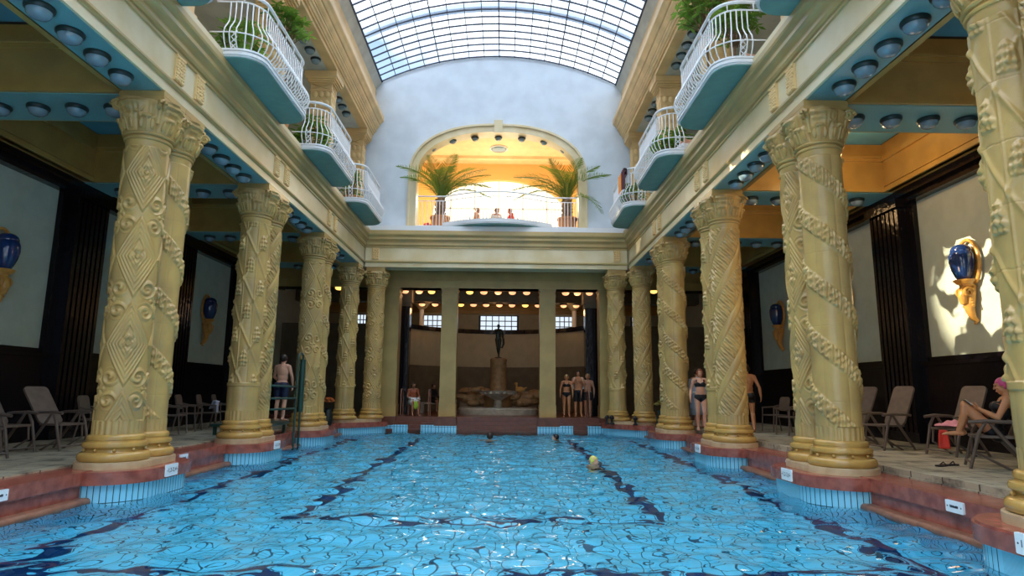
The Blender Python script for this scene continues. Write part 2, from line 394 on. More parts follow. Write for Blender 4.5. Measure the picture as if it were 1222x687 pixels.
def stadium(c0, c1, r, n=20):
    c0 = Vector(c0); c1 = Vector(c1); a = math.atan2(*(c1 - c0).yx); P = []
    for i in range(n + 1): t = a + PI / 2 + PI * i / n; P.append((c0.x + r * math.cos(t), c0.y + r * math.sin(t)))
    for i in range(n + 1): t = a - PI / 2 + PI * i / n; P.append((c1.x + r * math.cos(t), c1.y + r * math.sin(t)))
    return P
def perim_uv(poly):
    tab = {}; s = 0
    for i, p in enumerate(poly):
        tab[(round(p[0], 4), round(p[1], 4))] = s
        q = poly[(i + 1) % len(poly)]; s += math.hypot(q[0] - p[0], q[1] - p[1])
    return lambda v: (tab.get((round(v[0], 4), round(v[1], 4)), 0), v[2] + 5)
def plinth(label, c0, c1, r, group='column plinths'):
    t = thing('column_plinth', label, 'plinth', ((c0[0] + c1[0]) / 2, (c0[1] + c1[1]) / 2, -0.2), 0, group)
    ox, oy = t.location.x, t.location.y; sh = lambda p: (p[0] - ox, p[1] - oy)
    a, b = sh(c0), sh(c1)
    p = stadium(a, b, r - .07); mb = MB().prism(p, -1.3, -0.0); part('tile_skirt', mb, SKIRT, t, uv=perim_uv(p), label='pale blue tiled skirt')
    mb = MB()
    for rr, z0, z1 in ((r, 0.0, 0.15), (r - .025, 0.15, 0.17)): mb.prism(stadium(a, b, rr), z0, z1)
    part('red_cap', mb, RED, t, smooth=30, label='red marble cap')
    part('footing', MB().prism(stadium(a, b, r - .23), 0.17, 0.262).prism(stadium(a, b, r - .25), 0.262, 0.268), PEDESTAL, t, smooth=30, label='pale stone footing')
    return t
SIDE = {-1: 'left', 1: 'right'}
PNAME = ['nearest', 'second', 'third', 'fourth']
def pairname(sx, k):
    kk = k if sx > 0 else k - 1
    return ['first', 'second', 'third', 'fourth'][kk] + ' ' + SIDE[sx] + ' column pair'
for sx in (-1, 1):
    for k in range(4):
        if sx < 0 and k == 0: continue
        plinth('red and blue tiled plinth under the ' + pairname(sx, k) + ' from the camera', (sx * RX, PAIR[k]), (sx * RX, PAIR[k] + GAP), 0.72)
    plinth('red and blue plinth under the %s corner columns at the far end' % SIDE[sx], (sx * RX, YC), (sx * 4.53, YE), 0.62)

# ------------------------------------------------------------------ columns with carved relief
SH0, SH1 = 0.43, 4.92
def relief(kind, seed):
    nt, nz = 216, 520
    th = np.arange(nt) / nt; z = np.linspace(0, SH1 - SH0, nz); U, Zz = np.meshgrid(th, z)
    r = np.full_like(U, 0.305); w = lambda a: (a + .5) % 1 - .5
    if kind == 'A':
        n = 3; P = 1.30
        du = w(U * n); dv = w(Zz / P)
        m = 2 * np.abs(du) + 2 * np.abs(dv)
        fadeU = np.clip((1 - m) * 9, 0, 1)
        st = np.tanh(2.5 * np.sin(2 * PI * (np.abs(du) * 1.0 + np.abs(dv)) * 2 * 7.0))
        r += np.where(m < 1, 0.016 + 0.007 * st, 0)
        ph = np.arctan2(dv * 1.6, du); rr = np.hypot(du, dv * 1.6)
        r += np.where(m < .42, -0.010 + 0.030 * np.clip(1.2 - np.abs(rr - .13) / .09, 0, 1) * np.abs(np.cos(2 * ph)) ** .6 + .02 * (rr < .045), 0)
        du2 = w(U * n + .5); dv2 = w(Zz / P + .5); m2 = 2 * np.abs(du2) + 2 * np.abs(dv2)
        for cu, cv, sg in ((.20, .13, 1), (-.20, .13, -1), (.20, -.13, -1), (-.20, -.13, 1)):
            a2, b2 = (du2 - cu) * 1.0, (dv2 - cv) * 2.0; r2 = np.hypot(a2, b2); p2 = np.arctan2(b2, a2)
            r += np.where((m2 < .98) & (r2 < .22), 0.006 + 0.020 * np.tanh(2.5 * np.sin(38 * r2 - sg * p2)) * np.clip((.22 - r2) * 12, 0, 1), 0)
        r += np.where(m2 < .25, .022 * np.abs(np.cos(np.arctan2(dv2 * 2, du2) * 2)), 0)
        r -= np.where(np.abs(m - .985) < .03, .010, 0)
    elif kind == 'B':
        fl = np.abs(np.sin(6 * 2 * PI * U / 2 * 1.0)); r += 0.016 * fl ** .5
        s = (2 * U + Zz / 0.92) % 1
        band = s < .34; t = s / .34
        env = np.clip(np.minimum(t, 1 - t) * 7, 0, 1)
        q = (U * 22 - Zz * 6.0)
        sw = np.sin(2 * PI * q * .7) * np.cos(2 * PI * t * 1.5 + np.sin(q * 2.0)) + .6 * np.sin(2 * PI * (q * 1.4 + t * 2.2))
        r += np.where(band, env * (0.020 + 0.018 * np.tanh(2.2 * sw)) + .004, 0)
        r -= np.where(np.abs((Zz / .56) % 1 - .5) > .494, .004, 0)
    elif kind == 'C':
        n = 8; P = 1.02
        a = np.abs(np.sin(PI * (n * U / 1 * .5 + Zz / P))); b = np.abs(np.sin(PI * (n * U * .5 - Zz / P)))
        v = np.abs(np.sin(PI * n * U))
        r += 0.020 * np.exp(-(a / .17) ** 2) + 0.020 * np.exp(-(b / .17) ** 2) + 0.014 * np.exp(-(v / .15) ** 2)
        for off in (0, 1):
            du = w(U * n * .5 + .5 * off + .25) * 2; dv = w(Zz / P * 1.0 + .5 * off + .2)
            e = (du / .40) ** 2 + (dv / .17 + .6 * (np.abs(du) / .4) ** 2) ** 2
            bud = np.clip(1 - e, 0, 1) ** .5
            det = np.sin(2 * PI * du * 5.0) * .5 + np.sin(2 * PI * dv * 11 + 2 * np.abs(du)) * .6
            r += bud * (0.038 + 0.016 * np.tanh(2 * det))
        r -= np.where(np.abs((Zz / .61) % 1 - .5 + .006 * np.sin(U * 60)) > .4925, .006, 0)
    else:
        s = (3 * U - Zz / 1.05 * 1.0) % 1
        rib = s < .26; t = s / .26
        r += np.where(rib, 0.024 * np.sqrt(np.clip(4 * t * (1 - t), 0, 1)), 0)
        t2 = (s - .26) / .74
        q = (U * 15 + Zz * 5.0)
        leaf = np.sin(2 * PI * (q * .8 + .35 * np.sin(2 * PI * t2))) * np.sin(PI * t2 * 2) + .55 * np.sin(2 * PI * (q * 1.9 - t2 * 1.5))
        r += np.where(~rib, np.clip(np.minimum(t2, 1 - t2) * 8, 0, 1) * (0.014 + .018 * np.tanh(2.2 * leaf)), 0)
        r -= np.where(np.abs((Zz / .75) % 1 - .5) > .4945, .004, 0)
    # plain drum at the foot and astragal under the capital
    foot = Zz < .20
    r = np.where(foot, 0.318 + .006 * np.tanh(3 * np.sin(24 * 2 * PI * U)), r)
    if kind == 'C':
        z2 = (Zz > .2) & (Zz < .72)
        r = np.where(z2, 0.318 + .009 * np.abs(np.sin(PI * 9 * U)) * np.clip((Zz - .2) * 6, 0, 1), r)
        r = np.where((Zz > .72) & (Zz < .80), .338, r)
    top = Zz > (SH1 - SH0 - .16)
    r = np.where(top, .305 + .012 * np.sin((Zz - (SH1 - SH0 - .16)) / .16 * PI * 1.0), r)
    X = r * np.cos(2 * PI * U); Y = r * np.sin(2 * PI * U)
    co = np.stack([X, Y, Zz + SH0], -1).reshape(-1, 3); idx = np.arange(nt * nz).reshape(nz, nt)
    i2 = np.roll(idx, -1, 1)
    q = np.stack([idx[:-1], i2[:-1], i2[1:], idx[1:]], -1).reshape(-1, 4)
    return np_mesh('shaft_' + kind, co, q, CREAM)
SHAFT = {k: relief(k, 1) for k in 'ABCD'}
def capital_mesh():
    nt, nz = 200, 70
    th = np.arange(nt) / nt; t = np.linspace(0, 1, nz); U, T = np.meshgrid(th, t); A = 2 * PI * U
    base = 0.325 + 0.10 * T ** .8
    sq = 1 / np.maximum(np.abs(np.cos(A)), np.abs(np.sin(A))); sq = 1 + (np.minimum(sq, 1.25) - 1) * .7 * T ** 2
    n = 8
    lob = np.abs(np.cos(A * n / 2)); lob2 = np.abs(np.sin(A * n / 2))
    low = np.clip(1 - np.abs(T - .26) / .27, 0, 1); hi = np.clip(1 - np.abs(T - .66) / .30, 0, 1)
    curl1 = np.exp(-((T - .42) / .07) ** 2); curl2 = np.exp(-((T - .84) / .07) ** 2)
    r = base * sq + .036 * lob ** .8 * low ** .5 + .030 * lob2 ** .8 * hi ** .5 + .034 * lob ** 2 * curl1 + .040 * lob2 ** 2 * curl2
    r += .010 * np.tanh(2 * np.sin(A * 40)) * np.clip(low * lob + hi * lob2, 0, 1)
    r -= .018 * (lob < .18) * low
    corner = np.abs(np.sin(2 * A)) ** 8 * np.clip((T - .5) / .3, 0, 1)
    r += corner * (.03 + .018 * np.sin(T * 40))
    r = np.where(T > .97, base * sq * .95, r)
    z = 4.97 + T * 0.52
    co = np.stack([r * np.cos(A), r * np.sin(A), z], -1).reshape(-1, 3); idx = np.arange(nt * nz).reshape(nz, nt); i2 = np.roll(idx, -1, 1)
    q = np.stack([idx[:-1], i2[:-1], i2[1:], idx[1:]], -1).reshape(-1, 4)
    return np_mesh('capital', co, q, CREAM)
CAPM = capital_mesh()
def acanthus_mesh():
    mb = MB()
    for i in range(8):
        a = 2 * PI * i / 8 + PI / 8; R_ = Matrix.Rotation(a, 3, 'Z')
        T = R_ @ Matrix.Rotation(.32, 3, 'Y')
        mb.ell(R_ @ Vector((.368, 0, 5.10)), (.035, .085, .125), 10, 8, T)
        mb.ell(R_ @ Vector((.43, 0, 5.205)), (.045, .07, .035), 10, 8, T)
        for s in (-1, 1): mb.ell(R_ @ Vector((.385, .075 * s, 5.09)), (.03, .035, .085), 8, 6, T)
        mb.tube([tuple(R_ @ Vector(p)) for p in ((.365, 0, 4.99), (.41, 0, 5.1), (.45, 0, 5.2))], .012, 6)
    for i in range(4):
        a = PI / 2 * i + PI / 4; R_ = Matrix.Rotation(a, 3, 'Z')
        for s in (-1, 1):
            c = Vector((.485, .035 * s, 5.385))
            mb.tube([tuple(R_ @ (c + Vector((.082 * (1 - k / 22) * math.cos(k * .55), .0, .082 * (1 - k / 22) * math.sin(k * .55))))) for k in range(21)], .024, 6)
        mb.tube([tuple(R_ @ Vector(p)) for p in ((.37, 0, 5.12), (.41, 0, 5.28), (.47, 0, 5.44), (.53, 0, 5.46))], [.03, .035, .04, .02], 8)
        a = PI / 2 * i; R_ = Matrix.Rotation(a, 3, 'Z')
        for j in range(-2, 3): mb.ell(R_ @ Vector((.405, .045 * j, 5.36 - .012 * j * j)), (.03, .02, .075 - .008 * abs(j)), 8, 6, R_ @ Matrix.Rotation(-.25 * j, 3, 'X'))
        mb.ell(R_ @ Vector((.42, 0, 5.27)), (.03, .035, .03), 8, 6)
    return mb.mesh('acanthus', CREAM, True)
ACAM = acanthus_mesh()
def ring_mesh():
    mb = MB().lathe([(.30, 4.86), (.335, 4.87), (.345, 4.89), (.335, 4.91), (.318, 4.915), (.318, 4.93), (.35, 4.935), (.365, 4.955), (.35, 4.98), (.30, 4.985)], 48)
    return mb.mesh('astragal', CREAM, True)
RINGM = ring_mesh()
def base_mesh(clip):
    pr = [(.30, .066), (.43, .066), (.455, .085), (.466, .125), (.455, .165), (.43, .19), (.385, .195), (.375, .21), (.37, .235), (.385, .25), (.395, .255), (.415, .27), (.42, .30), (.405, .33), (.37, .338), (.365, .36), (.372, .365), (.372, .405), (.36, .425), (.34, .437), (.30, .44)]
    mb = MB().lathe(pr, 56)
    for i in range(10): mb.ell((.395 * math.cos(i * PI / 5 + .2), .395 * math.sin(i * PI / 5 + .2), .228), .024, 8, 6)
    me = mb.mesh('base', CREAM2, True)
    if clip is not None:
        bm = bmesh.new(); bm.from_mesh(me)
        nrm = Vector((math.cos(clip[1]), math.sin(clip[1]), 0))
        bmesh.ops.bisect_plane(bm, geom=bm.verts[:] + bm.edges[:] + bm.faces[:], plane_co=nrm * clip[0], plane_no=nrm, clear_outer=True)
        bm.to_mesh(me); bm.free(); me.update()
    return me
BASEF = base_mesh((GAP / 2 - .002, PI / 2)); BASEB = base_mesh((GAP / 2 - .002, -PI / 2)); BASE0 = base_mesh(None)
ABM = MB()
for h, z0, z1 in ((.37, 5.48, 5.52), (.345, 5.52, 5.56), (.35, 5.56, 5.65)): ABM.box(-h, h, -h * .93, h * .93, z0, z1)
ABM = ABM.mesh('abacus', CREAM)
KDESC = {'A': 'woven diamond relief', 'B': 'smooth flutes and spiral garland bands', 'C': 'crossing ribs and flower buds', 'D': 'diagonal ribbons with leaf relief'}
def column(kind, x, y, rz, base, label):
    t = thing('carved_column', label, 'column', (x, y, 0), 0, 'carved cream columns')
    link('base', base, t); s = link('shaft', SHAFT[kind], t, rot=(0, 0, rz)); link('neck_ring', RINGM, t); link('capital', CAPM, t, rot=(0, 0, PI / 8)); link('acanthus', ACAM, t); link('abacus', ABM, t)
    return t
KIND = {(-1, 1): 'AB', (-1, 2): 'CD', (-1, 3): 'AB', (1, 0): 'DC', (1, 1): 'BA', (1, 2): 'DC', (1, 3): 'BA'}
for (sx, k), kk in KIND.items():
    for j in range(2):
        column(kk[j], sx * RX, PAIR[k] + j * GAP, 0.35 + 1.3 * k + .8 * j + (PI if sx > 0 else 0) + (-.55 if (sx, k, j) == (-1, 1, 0) else 0), BASEB if j else BASEF,
               'cream column with %s, %s of the %s' % (KDESC[kk[j]], ('front', 'back')[j], pairname(sx, k)))
for sx, a, b in ((-1, 'C', 'A'), (1, 'D', 'C')):
    column(a, sx * RX, YC, .5, BASE0, 'cream column with %s at the far %s corner of the pool' % (KDESC[a], SIDE[sx]))
    column(b, sx * 4.53, YE, .9, BASE0, 'cream column with %s starting the end row on the %s' % (KDESC[b], SIDE[sx]))

# ------------------------------------------------------------------ entablature (lower)
def entab_prof(s):
    # (offset towards the pool from the face, z)
    P = [(0, 5.65), (0, 5.80), (.03, 5.81), (.055, 5.84), (.055, 5.875), (.02, 5.90), (.0, 5.91), (0, 6.38), (.03, 6.385), (.03, 6.42), (.012, 6.425), (.012, 6.45), (.05, 6.46), (.075, 6.50), (.075, 6.55),
         (.05, 6.555), (.06, 6.60), (.11, 6.66), (.15, 6.69), (.15, 6.76), (.13, 6.765), (.15, 6.80), (.20, 6.84), (.215, 6.88), (.215, 6.98), (.17, 6.985), (.17, 7.0), (-.68, 7.0), (-.68, 5.65)]
    return P
XF = 4.98
def EM(P):
    z0, z1 = min(p[2] for p in P), max(p[2] for p in P)
    return 1 if (z0 > 6.37 or (z0 > 5.79 and z1 < 5.95)) else 0
for sx in (-1, 1):
    pr = [(sx * (XF - d), z) for d, z in entab_prof(sx)]
    mb = MB().sweep(pr, 'y', YN, 23.64)
    mb.mats_by(EM); struct('trim_5' if sx < 0 else 'trim_6', mb, [ENTAB, ENTAB_C])
    mb = MB(); a, b = sorted((sx * 5.02, sx * 5.63))
    ends = [YN] + [v for k in range(4) for v in (PAIR[k] - .33, PAIR[k] + GAP + .33)] + [YC - .36]
    for i in range(0, len(ends), 2): mb.box(a, b, ends[i], ends[i + 1], 5.638, 5.652)
    struct('trim_7' if sx < 0 else 'trim_8', mb, BLUE)
YF = 22.93
pr = [(YF - d, z) for d, z in entab_prof(1)]
mb = MB().sweep(pr, 'x', -XF + .05, XF - .05)
mb.box(-4.75, 4.75, YF - .15, YB + .3, 7.0, 7.2)
mb.mats_by(EM); struct('trim_9', mb, [ENTAB, ENTAB_C])
mb = MB().box(-4.77, 4.77, YF - .16, YB, 7.03, 7.21); struct('trim_10', mb, WHITE)

# carved frieze ornaments above the columns
def orn_mesh(v):
    mb = MB().box(0, .035, -.13, .13, -.21, .21); r = random.Random(v)
    for i in range(5):
        for j in range(8):
            mb.ell((.035 + .004, -.10 + .05 * i + r.uniform(-.01, .01), -.185 + .053 * j + r.uniform(-.01, .01)), (.03, .026, .03), 6, 5)
    mb.box(0, .045, -.14, .14, .20, .225)
    return mb.mesh('frieze_ornament', ORN, True)
ORNM = [orn_mesh(1), orn_mesh(2)]
for sx in (-1, 1):
    for k in range(0 if sx > 0 else 1, 4):
        for j in range(2):
            o = link('frieze_ornament', ORNM[j], None, (sx * XF, PAIR[k] + j * GAP, 6.145), (0, 0, 0 if sx < 0 else PI))
            tag(o, 'carved flower panel on the frieze, above the %s of the %s' % (('front', 'back')[j], pairname(sx, k)), 'ornament', 'frieze ornaments')
    o = link('frieze_ornament', ORNM[0], None, (sx * 4.55, YF, 6.145), (0, 0, -PI / 2)); tag(o, 'carved cross panel at the %s end of the far frieze' % SIDE[sx], 'ornament', 'frieze ornaments')

# ------------------------------------------------------------------ aisles: walls, beams, coffers
for sx in (-1, 1):
    nm = SIDE[sx]
    X = lambda u: sx * u
    def bx(mb, u0, u1, y0, y1, z0, z1): a, b = sorted((sx * u0, sx * u1)); mb.box(a, b, y0, y1, z0, z1)
    mb = MB(); bx(mb, 9.5, 9.8, YN, 33.5, -.1, 7.0); struct('wall_' + nm, mb, PANEL)
    mb = MB(); bx(mb, 9.38, 9.5, YN, 27, 0, 1.72); bx(mb, 9.33, 9.5, YN, 27, 1.72, 1.80); bx(mb, 9.36, 9.5, YN, 27, 0, .18); bx(mb, 9.42, 9.5, YN, 27, 1.80, 1.9)
    struct('baseboard_' + nm, mb, BLACKT)
    mb = MB(); bx(mb, 9.30, 9.5, YN, 27, 5.36, 5.50); bx(mb, 9.18, 9.5, YN, 27, 5.50, 5.66)
    struct('trim_11' if sx < 0 else 'trim_12', mb, PILT)
    mb = MB()
    for k in range(0, 5):
        y = pc(k)
        bx(mb, 9.40, 9.5, y - .80, y + .80, 1.72, 5.4)
        bx(mb, 9.26, 9.42, y - .55, y + .55, 0, 5.5)
        for i in range(7): yy = y - .48 + .16 * i; a, b = 9.215, 9.3; bx(mb, a, b, yy - .05, yy + .05, .2, 5.35)
        bx(mb, 9.14, 9.42, y - .62, y + .62, 5.3, 5.52); bx(mb, 9.2, 9.42, y - .6, y + .6, 0, .3)
    struct('trim_13' if sx < 0 else 'trim_14', mb, PILT)
    # cross beams and coffers
    bm_, fr, cl, gp = MB(), MB(), MB(), MB()
    ys = [pc(k) for k in range(0, 5)]
    for y in ys:
        bx(bm_, 5.66, 9.3, y - .50, y + .50, 5.64, 5.70)
        bx(fr, 5.66, 9.4, y - .52, y + .52, 5.66, 6.9)
        for d in (-1, 1):
            a, b = sorted((y + d * .5, y + d * .56)); bx(fr, 5.66, 9.3, a, b, 5.655, 5.75); bx(fr, 5.7, 9.3, a, b, 6.38, 6.46); bx(fr, 5.7, 9.3, *sorted((y + d * .5, y + d * .60)), 6.46, 6.50)
            bx(fr, 5.7, 9.3, *sorted((y + d * .5, y + d * .535)), 5.75, 5.79)
    bx(fr, 5.64, 5.70, YN, 27, 5.63, 6.9); bx(fr, 5.64, 5.735, YN, 27, 5.625, 5.68)
    bx(fr, 9.0, 9.5, YN, 27, 5.66, 6.9); bx(fr, 8.95, 9.1, YN, 27, 5.66, 5.76); bx(fr, 8.94, 9.1, YN, 27, 6.38, 6.5); bx(fr, 8.97, 9.1, YN, 27, 5.79, 5.82)
    bx(gp, 5.6, 9.5, YN, 27, 6.80, 6.84)
    for y0, y1 in zip([YN] + [v + .5 for v in ys], [v - .5 for v in ys] + [27]): bx(cl, 5.95, 8.85, y0 + .22, y1 - .22, 6.72, 6.81)
    struct('trim_15' if sx < 0 else 'trim_16', bm_, BLUE); struct('trim_17' if sx < 0 else 'trim_18', fr, FRIEZE)
    struct('trim_19' if sx < 0 else 'trim_20', gp, DARK); struct('ceiling_' + nm, cl, CEIL)

for sx in (-1, 1):
    mb = MB(); a, b = sorted((sx * 5.7, sx * 9.8)); mb.box(a, b, YN - .2, YN, -.3, 7.0); struct('wall_near_' + SIDE[sx], mb, PANEL)  # unseen aisle end walls, added to keep daylight out of the aisles
# ------------------------------------------------------------------ galleries above
for sx in (-1, 1):
    nm = SIDE[sx]
    def bx(mb, u0, u1, y0, y1, z0, z1): a, b = sorted((sx * u0, sx * u1)); mb.box(a, b, y0, y1, z0, z1)
    mb = MB(); bx(mb, 4.80, 9.8, YN, 23.3, 7.0, 7.12); struct('floor_gallery_' + nm, mb, ENTAB)
    mb = MB(); bx(mb, 8.2, 8.4, YN, 23.3, 7.1, 11.0); struct('wall_gallery_' + nm, mb, BEIGE)
    mb = MB(); bx(mb, 5.25, 8.4, YN, 23.3, 10.88, 10.95); struct('ceiling_gallery_' + nm, mb, GREYW)
    pr = [(4.95, 10.87), (4.95, 10.98), (4.90, 10.985), (4.90, 11.05), (4.86, 11.06), (4.84, 11.12), (4.80, 11.14), (4.80, 11.22), (4.77, 11.225), (4.77, 11.25), (4.72, 11.30), (4.70, 11.33), (4.70, 11.41), (4.66, 11.42), (4.60, 11.50), (4.55, 11.54), (4.53, 11.57), (4.53, 11.74), (4.60, 11.75), (4.90, 11.78), (4.90, 12.95), (5.25, 12.95), (5.25, 10.87)]
    mb = MB().sweep([(sx * u, z) for u, z in pr], 'y', YN, YB); struct('trim_21' if sx < 0 else 'trim_22', mb, ENTAB_U)
    pr = [(4.90, 12.90), (4.86, 12.95), (4.68, 13.2), (4.68, 13.3), (5.25, 13.3), (5.25, 12.9)]
    mb = MB().sweep([(sx * u, z) for u, z in pr], 'y', YN, YB); struct('trim_23' if sx < 0 else 'trim_24', mb, GREYW)
for sx in (-1, 1):
    mb = MB(); a, b = sorted((sx * 5.2, sx * 8.4)); mb.box(a, b, 23.3, 23.5, 7.0, 11.0); struct('wall_gallery_end_' + SIDE[sx], mb, BWALL)
def pier_mesh():
    mb = MB()
    mb.box(-.36, .36, -.30, .30, 7.12, 7.5); mb.box(-.32, .32, -.26, .26, 7.5, 10.25)
    for h, z0, z1 in ((.34, 10.25, 10.30), (.33, 10.30, 10.52), (.37, 10.52, 10.57), (.41, 10.57, 10.63), (.46, 10.63, 10.70), (.50, 10.70, 10.87)): mb.box(-h, h, -h * .84, h * .84, z0, z1)
    return mb.mesh('pier_body', ENTAB_U)
def pier_relief():
    mb = MB()
    for fx in (-1, 1):
        for j in range(9):
            z = 7.75 + .30 * j
            for i in (-1, 0, 1):
                mb.ell((fx * .325, i * .16, z), (.025, .075, .11), 8, 6); mb.ell((i * .19, fx * .265, z), (.085, .025, .11), 8, 6)
            mb.ell((fx * .325, .08, z + .15), (.02, .05, .06), 8, 6); mb.ell((fx * .325, -.08, z + .15), (.02, .05, .06), 8, 6)
    for j in range(2):
        for i in (-1, 1): mb.tube([(.33, -.28 * i, 10.30 + .1 * 0), (.335, .28 * i, 10.5)], .02, 5); mb.tube([(-.30 * i, -.275, 10.30), (.30 * i, -.28, 10.5)], .02, 5)
    return mb.mesh('carved_relief', ORN, True)
PM, PR = pier_mesh(), pier_relief()
for sx in (-1, 1):
    for k in range(1, 5):
        y = pc(k) if k < 4 else 22.75
        t = thing('gallery_pier', 'carved ochre gallery pier above the %s' % (pairname(sx, k) if k < 4 else 'far %s corner columns' % SIDE[sx]), 'pier', (sx * 5.46, y, 0), 0 if sx < 0 else PI, 'gallery piers')
        link('pier_body', PM, t); link('carved_relief', PR, t)

# ------------------------------------------------------------------ end wall with the arched opening
AX0 = 3.14; AZ0 = 7.2
def arch_pts(hw, zs, rise, n=40, p=2.35):
    P = [(hw, AZ0)]
    for i in range(n + 1):
        t = PI * i / n; c, s_ = math.cos(t), math.sin(t)
        P.append((hw * math.copysign(abs(c) ** (2 / p), c), zs + rise * abs(s_) ** (2 / p)))
    P.append((-hw, AZ0)); return P
def sky_z(x): return 14.40 - 10.1 + math.sqrt(10.1 ** 2 - x * x)
mb = MB()
inner = arch_pts(AX0 + .1, 9.25, 2.0); 
outer = []
for x, z in inner:
    # project to the wall outline along a ray from (0, 8.5)
    outer.append((x, z))
wallpts = []
n = len(inner)
def hit(x, z):
    cx, cz = 0, 9.0; dx, dz = x - cx, z - cz; best = 1e9
    if abs(dx) > 1e-9: best = min(best, 5.2 / abs(dx))
    if dz < 0: best = min(best, (7.2 - cz) / dz)
    lo, hi = 0, best
    for _ in range(50):
        m_ = (lo + hi) / 2; X_, Z_ = cx + dx * m_, cz + dz * m_
        if Z_ < sky_z(max(-5.2, min(5.2, X_))) + .05: lo = m_
        else: hi = m_
    return cx + dx * lo, cz + dz * lo
out2 = [hit(*p) for p in inner]; out2[0] = (5.2, 7.2); out2[-1] = (-5.2, 7.2)
V = []; Fc = []
for y in (YB, YB + .45):
    V += [(x, y, z) for x, z in inner] + [(x, y, z) for x, z in out2]
for i in range(n - 1):
    Fc += [(i, i + 1, n + i + 1, n + i), (2 * n + i, 2 * n + i + 1, 3 * n + i + 1, 3 * n + i), (i, i + 1, 2 * n + i + 1, 2 * n + i)]
mb = MB().add(V, Fc); struct('wall_far', mb, BWALL)
# moulded arch surround
def arch_band(o0, o1, y0, y1, m):
    a = arch_pts(AX0 + o0, 9.25, 1.9 + o0); b = arch_pts(AX0 + o1, 9.25, 1.9 + o1); nn = len(a); V = []
    for y in (y0, y1): V += [(x, y, z) for x, z in a] + [(x, y, z) for x, z in b]
    Fc = []
    for i in range(nn - 1):
        Fc += [(i, i + 1, nn + i + 1, nn + i), (2 * nn + i, 2 * nn + i + 1, 3 * nn + i + 1, 3 * nn + i), (i, i + 1, 2 * nn + i + 1, 2 * nn + i), (nn + i, nn + i + 1, 3 * nn + i + 1, 3 * nn + i)]
    m.add(V, Fc)
mb = MB(); arch_band(0, .12, YB - .10, YB + .5, mb); arch_band(.12, .26, YB - .06, YB + .1, mb); arch_band(.26, .34, YB - .12, YB + .1, mb)
mb.box(-.17, .17, YB - .18, YB + .1, 11.10, 11.62)
struct('trim_25', mb, ENTAB)

# ------------------------------------------------------------------ skylight
NP = 16; XS = 4.68
rows = [23.2 - .45 * i for i in range(0, 55)]
TH = math.asin(XS / 10.1)
def sk(i, off=0): a = -TH + 2 * TH * i / NP; R_ = 10.1 + off; return (R_ * math.sin(a), 14.4 - 10.1 + R_ * math.cos(a))
mb = MB(); P = []
for y in (23.2, YN): P += [(sk(i, .02)[0], y, sk(i, .02)[1]) for i in range(NP + 1)]
mb.add(P, [(i, i + 1, NP + 2 + i, NP + 1 + i) for i in range(NP)])
sky_root = struct('window_1', mb, PANE, smooth='all')
mb = MB()
for i in range(NP + 1):
    x, z = sk(i); w_ = .05 if i in (0, NP) else (.022 if i % 4 else .032)
    a = math.atan2(x, z - 4.3); M = Matrix.Translation((x, 0, z)) @ Matrix.Rotation(a, 4, 'Y')
    mb.box(-w_ / 1.6, w_ / 1.6, YN, 23.2, -.06, .02, M)
struct('window_frame', mb, mat('skylight_dark_steel', (0.02, 0.03, 0.06), 0.5), sky_root)
mb = MB()
for y in rows:
    if y < YN: break
    ww = .023
    for i in range(NP):
        (x0, z0), (x1, z1) = sk(i), sk(i + 1)
        P = [(x0, y - ww, z0 - .03), (x1, y - ww, z1 - .03), (x1, y + ww, z1 - .03), (x0, y + ww, z0 - .03), (x0, y - ww, z0 + .01), (x1, y - ww, z1 + .01), (x1, y + ww, z1 + .01), (x0, y + ww, z0 + .01)]
        mb.add(P, [(3, 2, 1, 0), (4, 5, 6, 7), (0, 1, 5, 4), (2, 3, 7, 6)])
struct('glazing_bars', mb, bpy.data.materials['skylight_dark_steel'], sky_root)
# white trusses above the glass, seen through it
mb = MB()
for y in (20.75, 16.4, 12.0, 7.7):
    V = []
    for yy in (y - .17, y + .17):
        for o_ in (.45, .6): V += [(sk(i, o_)[0], yy, sk(i, o_)[1]) for i in range(NP + 1)]
    m_ = NP + 1; Fc = []
    for i in range(NP):
        for a, b in ((0, 1), (2, 3), (0, 2), (1, 3)): Fc.append((a * m_ + i, a * m_ + i + 1, b * m_ + i + 1, b * m_ + i))
    mb.add(V, Fc)
struct('truss', mb, mat('truss_pale_blue_paint', (0.60, 0.72, 0.9), 0.6), sky_root)
# ------------------------------------------------------------------ globe lamps
def lamp_meshes(gm, s=1.0):
    m1 = MB().lathe([(.0, 0), (.19 * s, 0), (.20 * s, -.02 * s), (.195 * s, -.06 * s), (.17 * s, -.085 * s), (.0, -.086 * s)], 28).mesh('mount', LMOUNT, True)
    m2 = MB().lathe([(.165 * s, -.07 * s), (.168 * s, -.09 * s), (.155 * s, -.135 * s), (.12 * s, -.175 * s), (.07 * s, -.198 * s), (.0, -.205 * s)], 28).mesh('globe', gm, True)
    return m1, m2
LM = lamp_meshes(GLOBE, .84); LMON = lamp_meshes(GLOBEON, .9); LMHOT = lamp_meshes(GLOBEHOT, .9); LMS = lamp_meshes(GLOBE, .78)
def lamp(x, y, z, label, group, ms=None, rot=None):
    t = thing('globe_lamp', label, 'ceiling lamp', (x, y, z), 0, group); ms = ms or LM
    link('mount', ms[0], t); link('globe', ms[1], t)
    if rot: t.rotation_euler = rot
    return t
BAYN = {-1: ['nearest', 'second', 'third', 'farthest'], 1: ['nearest', 'second', 'third', 'farthest']}
